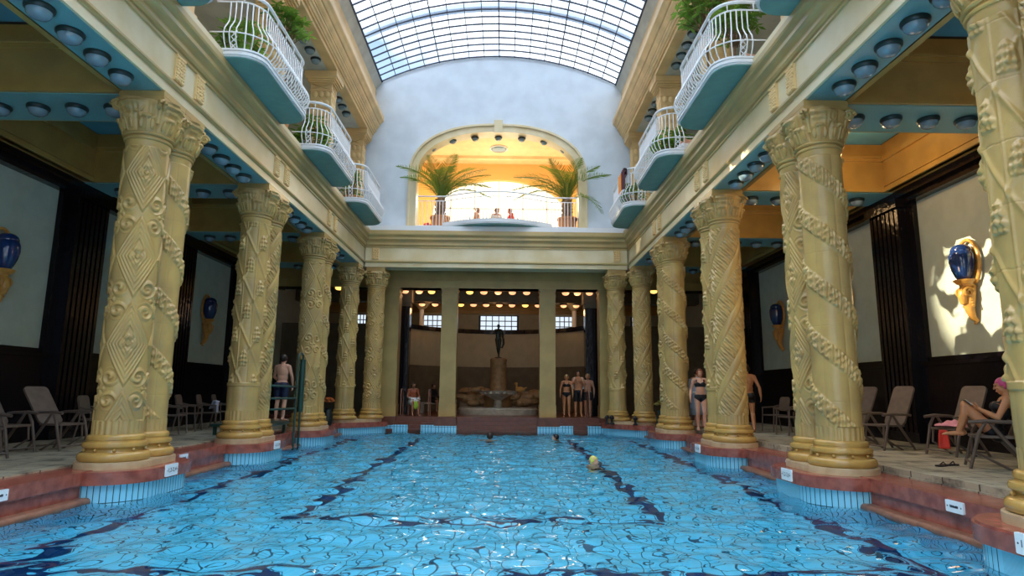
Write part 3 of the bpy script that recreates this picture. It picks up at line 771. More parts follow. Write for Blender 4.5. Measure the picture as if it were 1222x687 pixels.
for sx in (-1, 1):
    for b in range(4):
        yc = 7.54 + SP * b - .06; cnt = 5 if b < 3 else 4
        for i in range(cnt):
            y = yc - 1.08 + .54 * i + (0 if b < 3 else -.2)
            lamp(sx * 5.33, y, 5.64, 'globe lamp on the blue soffit %s of the pool, %s in the %s bay' % (SIDE[sx], ORD[i], BAYN[sx][b]), 'globe lamps on the %s soffit' % SIDE[sx])
    for k in range(1, 5):
        for i in range(5):
            if k == 4 and i > 2: continue
            where = ('in line with the ' + pairname(sx, k)) if k < 4 else 'nearest the far %s corner column' % SIDE[sx]
            lamp(sx * (6.10 + .625 * i), pc(k) - .05, 5.64, 'beam lamp %s, %s one out from the pool' % (where, ['first', 'second', 'third', 'fourth', 'fifth'][i]), 'globe lamps on the %s aisle beams' % SIDE[sx])
    for b in range(1, 4):
        yc = pc(b) + SP / 2 + (0 if b < 3 else -.15)
        for i in range(5):
            if b == 3 and i == 4: continue
            lamp(sx * 5.42, yc - 1.15 + .56 * i, 10.87, 'lamp under the upper %s cornice, %s lamp of the %s row' % (SIDE[sx], ORD[i], ['', 'nearest', 'middle', 'farthest'][b]), 'globe lamps under the %s upper cornice' % SIDE[sx], LMS)
for i, x in enumerate([-3.85, -3.27, -2.75, -1.15, -.56, .04, .64, 1.24, 2.88, 3.38, 3.88]):
    lamp(x, 25.85, 5.28, 'lit lamp on the front beam of the fountain niche, number %s from the left' % ['one', 'two', 'three', 'four', 'five', 'six', 'seven', 'eight', 'nine', 'ten', 'eleven'][i], 'lit lamps on the front niche beam', LMHOT if i in (2, 3) else LMON)
for i, x in enumerate([-3.6, -2.98, -1.76, -1.16, -.56, .07, .67, 1.3, 1.9, 3.12, 3.72]):
    lamp(x, 29.3, 5.22, 'lit amber lamp on the rear beam above the statue, number %s from the left' % ['one', 'two', 'three', 'four', 'five', 'six', 'seven', 'eight', 'nine', 'ten', 'eleven'][i], 'lit lamps on the rear niche beam', LMHOT if i in (2, 7) else LMON)
for i, (x, z) in enumerate([(-2.62, 10.62), (-1.82, 10.95), (-.93, 11.07), (0, 11.10), (.93, 11.07), (1.82, 10.95), (2.62, 10.62)]):
    lamp(x, YB + .28, z, 'globe lamp under the big arch, %s from the left' % ['first', 'second', 'third', 'middle one, fourth', 'fifth', 'sixth', 'seventh'][i], 'globe lamps under the arch', LMS)
# warm lamps by the far corner columns
for sx in (-1, 1):
    lamp(sx * 6.3, 24.6, 5.2, 'single lit amber lamp in the dark behind the %s corner column' % SIDE[sx], 'lit corner lamps', LMHOT)

# ------------------------------------------------------------------ balconies
def bal_path(d0, hl, r=.42, n=7, inset=0.0):
    d = d0 - inset; h = hl - inset; P = [(0, -h)]
    for i in range(n + 1): a = -PI / 2 + PI / 2 * i / n; P.append((d - r + r * math.cos(a), -h + r + r * math.sin(a)))
    for i in range(n + 1): a = PI / 2 * i / n; P.append((d - r + r * math.cos(a), h - r + r * math.sin(a)))
    P.append((0, h)); return P
def resample(P, step):
    L = [0]
    for a, b in zip(P, P[1:]): L.append(L[-1] + math.hypot(b[0] - a[0], b[1] - a[1]))
    n = int(round(L[-1] / step)); out = []
    for i in range(n + 1):
        s = L[-1] * i / n; j = max(k for k in range(len(L)) if L[k] <= s + 1e-9); j = min(j, len(P) - 2)
        t = (s - L[j]) / (L[j + 1] - L[j]) if L[j + 1] > L[j] else 0
        x = P[j][0] + (P[j + 1][0] - P[j][0]) * t; y = P[j][1] + (P[j + 1][1] - P[j][1]) * t
        dx, dy = P[j + 1][0] - P[j][0], P[j + 1][1] - P[j][1]; l = math.hypot(dx, dy)
        out.append((x, y, dy / l, -dx / l))
    return out
D0, HL = .60, 1.42
S_PROF = [(0, .15), (.06, .17), (.15, .28), (.19, .40), (.16, .53), (.07, .66), (.01, .76), (0, .90), (0, 1.14)]
def balcony_parts():
    M = {}
    path = bal_path(D0, HL)
    M['slab'] = MB().prism([(-.25, -HL)] + path + [(-.25, HL)], 0, .10).mesh('slab', TEAL)
    mb = MB()
    for ins, z0, z1 in ((-.015, .02, .05), (-.04, .05, .105), (-.02, .105, .125), (-.05, .125, .16)):
        p = bal_path(D0, HL, inset=ins); mb.prism([(-.2, p[0][1])] + p + [(-.2, p[-1][1])], z0, z1)
    M['fascia'] = mb.mesh('fascia', WHITE)
    rp = bal_path(D0, HL, inset=.05, n=9)
    rs = resample([(-.25, rp[0][1])] + rp + [(-.25, rp[-1][1])], .06)
    def rail(z, r, off=0): return MB().tube([(x + nx * off, y + ny * off, z) for x, y, nx, ny in rs], r, 8)
    M['handrail'] = rail(1.30, .032).mesh('handrail', WHITE, 'all')
    lr = rail(1.14, .016); t2 = rail(.42, .012, .19); lr.add(t2.v, t2.f); t3 = rail(.17, .014); lr.add(t3.v, t3.f)
    for i in range(0, len(rs), 8): x, y = rs[i][:2]; lr.tube([(x, y, 1.14), (x, y, 1.30)], .012)
    M['lower_rail'] = lr.mesh('lower_rail', WHITE, 'all')
    bs = resample(rp, .098)
    M['baluster'] = [MB().tube([(x + nx * o, y + ny * o, z) for o, z in S_PROF], .0125, 6).mesh('baluster', WHITE, 'all') for x, y, nx, ny in bs]
    M['lattice'] = []
    for e in (0, -1):
        lt = MB()
        x, y = rp[e]; sgn = 1
        for q in range(3):
            z = .2 + .12 * q; lt.tube([(x + .05, y, z), (x + .16, y, z + .12)], .009, 5); lt.tube([(x + .16, y, z), (x + .05, y, z + .12)], .009, 5)
        M['lattice'].append(lt.mesh('lattice', WHITE, 'all'))
    return M
BM_ = balcony_parts()
def balcony(sx, y, label):
    t = thing('balcony', label, 'balcony', (sx * 4.775, y, ZB), 0 if sx < 0 else PI, 'white railed balconies')
    link('slab', BM_['slab'], t)['label'] = 'teal rendered balcony slab'
    link('fascia', BM_['fascia'], t)['label'] = 'white moulded slab edge'
    r = link('railing', BM_['handrail'], t)
    link('lower_rail', BM_['lower_rail'], r); [link('lattice', q_, r) for q_ in BM_['lattice']]
    for b in BM_['baluster']: link('baluster', b, r)
for sx in (-1, 1):
    for b in range(4):
        if b == 3: continue
        pass
    for b, y in enumerate([7.54, 11.9, 16.27, 20.62]):
        balcony(sx, y, ['teal slab of the nearest balcony cut off by the top edge, %s side', 'large bulging white balcony over the second bay, %s side', 'white bulging balcony on the %s, second from the end wall', 'white balcony on the %s closest to the end wall'][b] % SIDE[sx])
# arch balcony with bowed slab
t = thing('balcony', 'wide bowed white balcony in the big arch of the end wall', 'balcony', (0, YB - .05, 7.2), -PI / 2)
def bow(x, d=.75, hw=2.05):
    return d * math.sin(PI / 2 * max(0, 1 - abs(x) / hw)) ** .9 if abs(x) < hw else 0
xs = [-2.05 + 4.1 * i / 30 for i in range(31)]
pl = [(bow(x) + .02, x) for x in xs]
mb = MB().prism([(-.2, -2.05)] + pl + [(-.2, 2.05)], .02, .10); part('slab', mb, TEAL, t)
mb = MB().prism([(-.2, -2.09)] + [(a + .04, b * 1.015) for a, b in pl] + [(-.2, 2.09)], .10, .24).prism([(-.2, -2.09)] + [(a + .02, b * 1.01) for a, b in pl] + [(-.2, 2.09)], .06, .10); part('fascia', mb, WHITE, t, label='white moulded slab edge')
full = [(0, -3.1 + .1 * i) for i in range(0, 11)] + [(max(0, a - .06), b) for a, b in pl] + [(0, 2.1 + .1 * i) for i in range(0, 11)]
rs = resample(full, .09)
mb = MB().tube([(x, y, 1.30) for x, y, _, _ in rs], .03, 8); rl = part('railing', mb, WHITE, t, smooth='all')
mb = MB().tube([(x, y, 1.12) for x, y, _, _ in rs], .016, 6); q = MB().tube([(x, y, .13) for x, y, _, _ in rs], .016, 6); mb.add(q.v, q.f)
part('lower_rail', mb, WHITE, rl, smooth='all')
for x, y, nx, ny in resample(full, .125):
    am = 0.85 if abs(y) < 2.0 else 0
    me = MB().tube([(x + nx * o * am, y + ny * o * am, z) for o, z in [(0, .12)] + S_PROF[1:]], .0135, 6).mesh('baluster', WHITE, 'all'); link('baluster', me, rl)

# ------------------------------------------------------------------ room behind the arch
mb = MB().box(-5.2, 5.2, YB + .3, 31.0, 7.0, 7.2); struct('floor_upper', mb, BEIGE)
mb = MB(); mb.box(-5.3, -5.1, YB + .4, 31, 7.2, 12.2).box(5.1, 5.3, YB + .4, 31, 7.2, 12.2)
struct('wall_upper_sides', mb, ORANGEW)
mb = MB().box(-5.2, 5.2, YB + .44, 31, 11.35, 11.5); mb.box(-5.2, 5.2, 26.2, 26.35, 11.22, 11.4)
mb.box(-.7, .7, 26.6, 26.9, 11.33, 11.36)
struct('ceiling_upper', mb, ORANGEW)
# rear arched window
hw, zs, rise = 3.0, 9.1, 1.5
a = [(hw, 7.2)] + [(hw * math.cos(PI * i / 30), zs + rise * math.sin(PI * i / 30)) for i in range(31)] + [(-hw, 7.2)]
o_ = []
for x, z in a:
    dx, dz = x, z - 8.5; tt = min(5.2 / abs(dx) if abs(dx) > 1e-6 else 9e9, (11.5 - 8.5) / dz if dz > 1e-6 else 9e9, (7.0 - 8.5) / dz if dz < -1e-6 else 9e9); o_.append((dx * tt, 8.5 + dz * tt))
V = []; nn = len(a)
for y in (27.2, 27.5): V += [(x, y, z) for x, z in a] + [(x, y, z) for x, z in o_]
Fc = []
for i in range(nn - 1): Fc += [(i, i + 1, nn + i + 1, nn + i), (2 * nn + i, 2 * nn + i + 1, 3 * nn + i + 1, 3 * nn + i), (i, i + 1, 2 * nn + i + 1, 2 * nn + i)]
struct('wall_upper_far', MB().add(V, Fc), ORANGED)
V = [(x, 27.45, z) for x, z in a]; wn = struct('window_2', MB().add(V, [tuple(range(nn))]), DAYWARM)
mb = MB()
for x in (-2.2, -1.1, 0, 1.1, 2.2): mb.box(x - .03, x + .03, 27.38, 27.44, 7.2, zs + rise * math.sqrt(1 - (x / hw) ** 2))
mb.box(-hw, hw, 27.38, 27.44, 9.25, 9.32)
struct('window_frame', mb, WHITE, wn)
lamp_t = thing('ceiling_lamp', 'flat round ceiling lamp on the orange ceiling behind the arch', 'ceiling lamp', (0, 25.3, 11.35))
part('mount', MB().lathe([(0, 0), (.36, 0), (.38, -.05), (0, -.05)], 32), WHITE, lamp_t, True); part('shade', MB().lathe([(.34, -.05), (.30, -.10), (.15, -.13), (0, -.14)], 32), GLOBE, lamp_t, True)

# ------------------------------------------------------------------ back hall: piers, beam, niche
mb = MB(); mb.box(-9.5, 9.5, 24.2, 33.5, -.4, .12); struct('floor_far', mb, STEPS)
mb = MB()
for i in range(3): mb.box(-4.6, 4.6, 24.2 - .11 * (3 - i), 24.25, -1.4, .12 - .15 * (3 - i))
struct('trim_26', mb, STEPS)
mb = MB(); mb.box(-9.5, 9.5, 24.45, 25.05, 5.12, 5.9); mb.box(-9.5, 9.5, 24.42, 25.05, 5.12, 5.2); mb.box(-9.5, 9.5, 24.40, 25.05, 5.42, 5.46); struct('trim_27', mb, PIER)
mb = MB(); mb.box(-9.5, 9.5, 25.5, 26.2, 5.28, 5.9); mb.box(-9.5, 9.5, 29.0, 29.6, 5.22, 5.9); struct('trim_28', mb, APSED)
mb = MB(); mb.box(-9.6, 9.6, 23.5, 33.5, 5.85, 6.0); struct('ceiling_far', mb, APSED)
for i, (x0, x1, w) in enumerate([(-4.45, -3.85, 'outermost on the left'), (-2.17, -1.55, 'left of the statue'), (1.72, 2.34, 'right of the statue'), (4.08, 4.70, 'outermost on the right')]):
    cx = (x0 + x1) / 2
    t = thing('square_pier', 'plain olive square pier ' + w, 'pier', (cx, 24.78, 0.12), 0, 'plain square piers')
    h = (x1 - x0) / 2
    mb = MB().box(-h, h, -.3, .3, 0, 5.0); mb.box(-h - .02, h + .02, -.32, .32, 0, .45).box(-h - .02, h + .02, -.32, .32, 4.7, 4.78).box(-h - .03, h + .03, -.33, .33, 4.93, 5.0)
    part('shaft', mb, PIER, t)
    Q_ = .45 if abs(cx) < 3 else .22
    t2 = thing('pier_plinth', 'red and blue block in the water under the pier ' + w, 'plinth', (cx, 24.2, 0), 0, 'pier plinths')
    part('red_cap', MB().box(-h - .1, h + .1, -Q_, -.02, -.20, .118), STEPS, t2); part('tile_skirt', MB().box(-h - .12, h + .12, -Q_ - .02, -.02, -1.4, -.20), SKIRT, t2, uv=lambda p: (p[0] * .7, p[2] + 5))
    t3 = thing('tiled_step', 'low blue tiled step in the water beside the pier ' + w, 'step', (cx + (-.62 if cx < 0 else .62) * (1 if abs(cx) < 3 else -1), 24.2, 0), 0, 'tiled steps')
    part('tread', MB().box(-.28, .28, -.38, -.02, -.17, -.10), STEPS, t3); part('riser', MB().box(-.28, .28, -.40, -.02, -1.4, -.17), SKIRT, t3, uv=lambda p: (p[0] * .7, p[2] + 5))
# niche wall, curved
R_, CY = 4.6, 27.0
def arc(r, n=40, a0=-PI * .02, a1=PI * 1.02): return [(r * math.cos(a0 + (a1 - a0) * i / n), CY + r * math.sin(a0 + (a1 - a0) * i / n)) for i in range(n + 1)]
def arcwall(r0, r1, z0, z1): return MB().prism(arc(r0) + arc(r1)[::-1], z0, z1)
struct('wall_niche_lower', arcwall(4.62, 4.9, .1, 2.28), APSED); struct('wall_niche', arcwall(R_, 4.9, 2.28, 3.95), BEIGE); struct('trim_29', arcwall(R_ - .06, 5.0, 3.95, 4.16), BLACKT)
mb = MB(); mb.box(-9.5, 9.5, 32.6, 32.9, 0, 6); struct('wall_rear', mb, BEIGE)
mb = MB(); mb.box(-9.5, 9.5, 32.2, 32.6, 5.2, 5.9).box(-9.5, 9.5, 32.3, 32.6, 5.08, 5.2).box(-9.5, 9.5, 32.1, 32.6, 5.45, 5.55); struct('trim_30', mb, FRIEZE)
for i, (x0, x1) in enumerate([(-7.9, -6.9), (-3.95, -2.45), (-.98, 1.02), (2.5, 3.95), (7.0, 8.0)]):
    wn = struct('window_%d' % (i + 3), MB().box(x0, x1, 32.56, 32.58, 4.2, 4.98), DAYW)
    mb = MB(); nb = 6
    for j in range(nb + 1): x = x0 + (x1 - x0) * j / nb; w_ = .05 if j in (0, nb) else .022; mb.box(x - w_, x + w_, 32.50, 32.57, 4.15, 5.0)
    for z in (4.15, 4.45, 4.72, 5.0): mb.box(x0, x1, 32.50, 32.57, z - .022, z + .022)
    struct('window_frame', mb, BEIGE if i in (1, 3) else LMOUNT, wn)
for sx in (-1, 1):
    mb = MB(); a, b = sorted((sx * 4.85, sx * 9.5)); mb.box(a, b, 27.5, 27.8, 0, 2.3); mb.box(a, b, 27.5, 27.8, 2.3, 4.0); struct('wall_niche_side_' + SIDE[sx], mb, APSED)
    t = thing('dark_pillar', 'shiny black square pillar just behind the outermost %s pier' % SIDE[sx], 'pillar', (sx * 3.92 + .03, 26.15, .12), 0, 'black pillars')
    mb = MB().box(-.25, .25, -.25, .25, 0, 4.45)
    for i in range(4):
        mb.box(-.21 + .12 * i, -.15 + .12 * i, -.275, -.25, .3, 4.4)
    part('shaft', mb, PILT, t); part('cap', MB().box(-.28, .28, -.28, .28, 4.45, 4.62).box(-.33, .33, -.33, .33, 4.62, 5.3), APSED, t)
    t = thing('white_column', 'slim white column with flared cap on the %s of the upper niche gallery' % SIDE[sx], 'column', (sx * 3.75, 30.4, 4.14), 0, 'slim white columns')
    part('shaft', MB().lathe([(.12, 0), (.11, .9)], 18), CWHITE, t, True); part('cap', MB().lathe([(.11, .88), (.16, .9), (.35, 1.1), (.42, 1.18), (.42, 1.3), (0, 1.3)], 18), BEIGE, t, True)
    t = thing('grab_rail', 'slim metal handrail by the red steps next to the %s pier' % ('outermost ' + SIDE[sx]), 'handrail', (sx * 3.62, 24.32, .12), 0, 'step handrails')
    part('post', MB().tube([(0, 0, 0), (0, 0, .95), (0, .06, 1.02), (0, .5, 1.02), (0, .56, .95), (0, .56, 0)], .022, 8), PIPE, t, True)
t = thing('grab_rail', 'slim metal handrail by the red steps left of the statue pier', 'handrail', (-2.55, 24.32, .12), 0, 'step handrails')
part('post', MB().tube([(0, 0, 0), (0, 0, .95), (0, .06, 1.02), (0, .5, 1.02), (0, .56, .95), (0, .56, 0)], .022, 8), PIPE, t, True)

# ------------------------------------------------------------------ fountain
t = thing('fountain', 'stone fountain with bowl, rocky basin and brown drum pedestal', 'fountain', (.08, 27.0, .12))
mb = MB().lathe([(.0, 0), (1.70, 0), (1.72, .22), (1.66, .26), (1.66, .30), (0, .30)], 40, sy=.62); part('basin', mb, FSTONE, t, True)
mb = MB(); r = random.Random(5)
for i in range(74):
    x = r.uniform(-1.62, 1.62); lay = r.random()
    zz = .42 + .55 * lay; yy = .25 + .5 * lay + r.uniform(-.1, .25)
    if abs(x) < .45 and lay < .6: continue
    mb.ell((x, yy, zz), (r.uniform(.18, .36), r.uniform(.15, .3), r.uniform(.12, .22)), 9, 7)
mb.box(-1.66, 1.66, .55, .95, .3, .98)
part('rocks', mb, BROWNS, t, True)
mb = MB().lathe([(.62, .30), (.58, .75), (.47, .9), (.44, .96), (.36, 1.0), (.35, 2.25), (.37, 2.28), (.37, 2.36), (.33, 2.40), (0, 2.42)], 36, c=(0, .45)); part('pedestal', mb, BROWNS, t, True)
pr = [(.0, .30), (.20, .30), (.16, .45), (.15, .60), (.28, .68), (.52, .80), (.78, .93), (.82, 1.0), (.76, 1.0), (.55, .93), (0, .90)]
part('bowl', MB().lathe(pr, 40, c=(0, -.5)), FSTONE, t, True, label='pale stone bowl on a stem')
mb = MB(); 
for i in range(16): a = 2 * PI * i / 16; mb.ell((.70 * math.cos(a), -.5 + .70 * math.sin(a), .90), (.10, .10, .07), 8, 6)
part('bowl_leaves', mb, FSTONE, t, True)
for sx2, nm in ((-1, 'left'), (1, 'right')):
    t = thing('stone_turtle' if sx2 < 0 else 'bronze_duck', 'small stone animal on the fountain rocks ' + nm + ' of the drum pedestal', 'ornament', (.08 + sx2 * .95, 27.0, 1.05), 0)
    mb = MB()
    if sx2 > 0: mb.ell((0, .2, .12), (.20, .13, .12)); mb.capsule((-.14, .2, .18), .05, (-.16, .2, .34), .04); mb.ell((-.18, .2, .38), (.07, .05, .05)); mb.capsule((.16, .2, .15), .05, (.28, .2, .22), .02)
    else: mb.ell((0, .2, .08), (.26, .2, .12)); mb.ell((-.26, .15, .12), (.08, .07, .07)); mb.ell((.12, .2, .16), (.12, .12, .07))
    part('body', mb, GOLD if sx2 > 0 else BROWNS, t, True)

# ------------------------------------------------------------------ wall sconces
def sconce_parts():
    M = {}
    M['vase'] = MB().lathe([(.0, .0), (.085, .0), (.12, .06), (.165, .20), (.19, .36), (.185, .48), (.165, .55), (.155, .56), (.16, .58), (.145, .64), (.10, .69), (.03, .715), (0, .72)], 28, c=(-.20, 0), sx=1.15, sy=1.15).mesh('vase', VASE, True)
    M['arch'] = MB().tube([(-.08, -.285 * math.cos(-1.1 + (PI + 2.2) * i / 30), .34 + .46 * math.sin(-1.1 + (PI + 2.2) * i / 30)) for i in range(31)], .034, 8).mesh('hoop', GOLD, 'all')
    mb = MB(); mb.lathe([(.0, -.08), (.14, -.08), (.19, -.03), (.20, .0), (.0, .005)], 20, c=(-.18, 0)); mb.lathe([(0, -.14), (.12, -.12), (.13, -.08), (0, -.08)], 20, c=(-.16, 0))
    mb.tube([(-.14, 0, -.08), (-.22, 0, -.20), (-.27, 0, -.33), (-.24, 0, -.44), (-.17, 0, -.47), (-.13, 0, -.42)], [.07, .10, .085, .07, .05, .03], 10)
    mb.tube([(-.05, 0, -.1), (-.14, 0, -.38), (-.15, 0, -.58), (-.10, 0, -.74), (-.03, 0, -.80), (-.08, 0, -.86)], [.08, .11, .085, .06, .045, .02], 10)
    for s in (-1, 1):
        mb.tube([(-.22 + .10 * math.cos(a) * (1 - a / 14), s * .11, -.25 + .10 * math.sin(a) * (1 - a / 14)) for a in [k * .5 for k in range(22)]], .022, 6)
        for k in range(4): mb.ell((-.16, s * (.08 + .012 * k), -.36 - .05 * k), (.04, .02, .03), 8, 6)
    M['bracket'] = mb.mesh('bracket', GOLD, True)
    M['backplate'] = MB().prism([(.17 * math.cos(a), .30 * math.sin(a)) for a in [2 * PI * i / 28 for i in range(28)]], -.015, .0, Matrix.Translation((-.01, 0, .38)) @ Matrix.Rotation(PI / 2, 4, 'Y') @ Matrix.Rotation(PI / 2, 4, 'Z')).mesh('backplate', GOLD)
    return M
SM = sconce_parts()
for sx in (-1, 1):
    for b in range(3):
        y = [11.86, 16.27, 20.3][b]
        t = thing('wall_sconce', 'blue vase sconce on ochre scroll bracket, %s along the %s wall' % (['nearest', 'middle', 'farthest'][b], SIDE[sx]), 'wall lamp', (sx * XW, y, 3.32), 0 if sx > 0 else PI, 'blue vase sconces')
        link('vase', SM['vase'], t)['label'] = 'cobalt blue glazed vase'; link('hoop', SM['arch'], t)['label'] = 'ochre hoop'; link('bracket', SM['bracket'], t)['label'] = 'ochre scroll bracket'; link('backplate', SM['backplate'], t)

# ------------------------------------------------------------------ chairs
def rbox(mb, x0, x1, y0, y1, z0, z1, r, M=None, n=4):
    P = []
    for cx, cy, a0 in ((x1 - r, y1 - r, 0), (x0 + r, y1 - r, PI / 2), (x0 + r, y0 + r, PI), (x1 - r, y0 + r, 1.5 * PI)):
        for i in range(n + 1): a = a0 + PI / 2 * i / n; P.append((cx + r * math.cos(a), cy + r * math.sin(a)))
    return mb.prism(P, z0, z1, M)
def recliner(tilt=24):
    M = []
    M.append(('seat', rbox(MB(), -.25, .25, -.27, .24, .43, .465, .06).mesh('seat', CHAIR)))
    T = Matrix.Translation((0, .22, .45)) @ Matrix.Rotation(math.radians(90 - tilt), 4, 'X')
    mb = rbox(MB(), -.235, .235, .0, .80, -.018, .018, .08, T)
    M.append(('backrest', mb.mesh('backrest', CHAIR)))
    for s in (-1, 1):
        M.append(('armrest', MB().tube([(s * .29, -.30, .645), (s * .29, -.10, .665), (s * .29, .22, .655), (s * .28, .34, .64)], [.024, .028, .024, .02], 8).mesh('armrest', CHAIRF, True)))
        M.append(('leg', MB().tube([(s * .29, -.10, .65), (s * .29, -.19, .5), (s * .29, -.33, .0)], [.02, .026, .02], 8).mesh('leg', CHAIRF, True)))
        M.append(('leg', MB().tube([(s * .265, -.06, .65), (s * .265, .04, .5), (s * .265, .40, .0)], [.02, .026, .02], 8).mesh('leg', CHAIRF, True)))
        M.append(('leg', MB().tube([(s * .21, -.22, .43), (s * .22, -.24, .22), (s * .23, -.27 + .42, .0)], .018, 8).mesh('leg', CHAIRF, True)))
    M.append(('stretcher', MB().tube([(-.29, -.31, .08), (.29, -.31, .08)], .016, 6).mesh('stretcher', CHAIRF, True)))
    M.append(('stretcher', MB().tube([(-.265, .36, .06), (.265, .36, .06)], .016, 6).mesh('stretcher', CHAIRF, True)))
    return M
def armchair():
    M = [('seat', rbox(MB(), -.24, .24, -.25, .22, .43, .46, .06).mesh('seat', CHAIR))]
    T = Matrix.Translation((0, .22, .50)) @ Matrix.Rotation(math.radians(78), 4, 'X')
    M.append(('backrest', rbox(MB(), -.22, .22, .06, .44, -.015, .015, .09, T).mesh('backrest', CHAIR)))
    for s in (-1, 1):
        M.append(('armrest', MB().tube([(s * .27, -.24, .64), (s * .27, .10, .66), (s * .25, .25, .70)], .02, 8).mesh('armrest', CHAIRF, True)))
        M.append(('leg', MB().tube([(s * .27, -.22, .64), (s * .27, -.23, .45), (s * .27, -.27, .0)], .018, 8).mesh('leg', CHAIRF, True)))
        M.append(('leg', MB().tube([(s * .22, .22, .56), (s * .23, .22, .44), (s * .25, .30, .0)], .018, 8).mesh('leg', CHAIRF, True)))
    return M
RECL, RECL_LOW, ARMC = recliner(), recliner(36), armchair()
ZR = 0.08
def chair(parts, x, y, z, f, label, nm, group):
    t = thing(nm, label, 'chair', (x, y, z), math.atan2(f[0], -f[1]), group)
    for n, me in parts: link(n, me, t)
    return t
GR = 'reclining chairs on the deck'
chair(RECL_LOW, -7.62, 11.55, 0, (.93, -.2), 'brown reclining chair second nearest on the left deck, before the first column', 'reclining_chair', GR)
chair(RECL_LOW, -8.08, 10.87, 0, (.93, -.2), 'brown reclining chair on the left deck whose backrest is cut by the left edge', 'reclining_chair', GR)
chair(RECL_LOW, -7.75, 9.85, 0, (.93, -.2), 'nearest brown chair on the left deck, only its front legs in view', 'reclining_chair', GR)
chair(ARMC, -8.15, 13.35, 0, (.98,.15), 'low backed armchair half hidden behind the nearest left column', 'armchair', 'low armchairs')
chair(ARMC, -7.75, 15.6, 0, (.98, .15), 'low armchair seen just right of the nearest left column pair', 'armchair', 'low armchairs')
chair(ARMC, -7.95, 16.8, 0, (.98, .15), 'low armchair left of the towel chair on the left deck', 'armchair', 'low armchairs')
tw_ch = chair(ARMC, -7.75, 17.5, 0, (.98,.2), 'low armchair carrying the pale towel on the left deck', 'armchair', 'low armchairs')
chair(ARMC, -7.75, 18.4, 0, (.98,.2), 'low armchair partly behind the second left column pair', 'armchair', 'low armchairs')
chair(RECL, 7.6, 12.05, ZR, (-.93, -.2), 'brown reclining chair in the open right of the nearest full column pair', 'reclining_chair', GR)
chair(RECL, 7.75, 13.5, ZR, (-.93, -.2), 'brown reclining chair mostly hidden by a right column', 'reclining_chair', GR)
chair(RECL, 8.15, 10.95, ZR, (-.93, -.2), 'reclining chair with the pink towel beside the seated woman', 'reclining_chair', GR)
WCH = (7.36, 9.08); WF = (-.86, .50)
chair(RECL, WCH[0], WCH[1], ZR, WF, 'reclining chair in which the woman with pink cap sits', 'reclining_chair', GR)
chair(ARMC, 7.55, 15.85, ZR, (-.95,-.15), 'low armchair on the right deck nearer of the two past the column', 'armchair', 'low armchairs')
chair(ARMC, 7.75, 17.2, ZR, (-.95,-.15), 'low armchair on the right deck by the man in black trunks', 'armchair', 'low armchairs')
mb = MB(); a, b = 5.87, 9.4; mb.box(a, b, YN, 24, -.1, ZR); struct('floor_right_raised', mb, DECK)

# ------------------------------------------------------------------ cloth helpers
def drape(name, pts_fn, nu, nv, m, label, cat, group=None, loc=(0, 0, 0), rz=0, thick=.012):
    mb = MB(); vs = [pts_fn(i / nu, j / nv) for j in range(nv + 1) for i in range(nu + 1)]
    mb.add(vs, [(j * (nu + 1) + i, j * (nu + 1) + i + 1, (j + 1) * (nu + 1) + i + 1, (j + 1) * (nu + 1) + i) for j in range(nv) for i in range(nu)])
    o = link(name, mb.mesh(name, m, 'all'), None, loc, (0, 0, rz)); md = o.modifiers.new('s', 'SOLIDIFY'); md.thickness = thick; md.offset = 0
    return tag(o, label, cat, group)
def over_back(u, v):
    # towel hung over a chair arm: v runs over the top
    x = -.16 + .34 * u + .01 * math.sin(9 * v); s = v * .62
    w = .015 * math.sin(14 * u + 3 * v)
    return (x, -.03 + w - (.0 if s < .3 else .03), .42 + s) if s < .34 else (x, .03 + w * .5 + (s - .34) * .35, .76 - (s - .34) * .8)
drape('towel', over_back, 10, 16, TOWELW, 'pale lavender towel hung over a low armchair on the left deck', 'towel', loc=(-7.58, 17.5, .02), rz=PI / 2 + .2)
def crumple(seed, sx, sy, h):
    rr = random.Random(seed); ph = [rr.uniform(0, 6) for _ in range(6)]
    def f(u, v):
        e = min(u, 1 - u, v, 1 - v) * 4; e = min(1, e)
        return (sx * (u - .5) + .02 * math.sin(9 * v + ph[0]), sy * (v - .5) + .02 * math.sin(10 * u + ph[1]), h * (.25 + .75 * e * (.55 + .45 * math.sin(8 * u + ph[2]) * math.cos(7 * v + ph[3]) + .12 * math.sin(21 * u + 9 * v + ph[4]))))
    return f
drape('towel', crumple(3, .46, .42, .13), 26, 26, CPINKT, 'crumpled pink towel lying on the chair beside the seated woman', 'towel', loc=(8.08, 10.88, .55), rz=-.9)
drape('cloth_bag', lambda u, v: (.11 * (u - .5) * (1 + .5 * v), .04 * math.sin(PI * u) * math.sin(PI * v), .40 - .30 * v), 8, 10, CRED, 'red cloth bag hanging below the seat of the pink towel chair', 'bag', loc=(7.72, 10.62, .12), rz=-.7, thick=.03)
for i, (x, y, a) in enumerate([(6.72, 9.28, .5), (6.92, 9.38, .2)]):
    t = thing('flip_flop', 'black flip flop on the right deck, the %s of the pair' % ['one nearer the pool', 'one farther from the pool'][i], 'sandal', (x, y, ZR), a, 'black flip flops')
    part('sole', rbox(MB(), -.13, .13, -.048, .048, 0, .022, .045), BLACKP, t); part('strap', MB().tube([(.03, -.045, .015), (.05, 0, .06), (.03, .045, .015)], .009, 6), BLACKP, t, True)

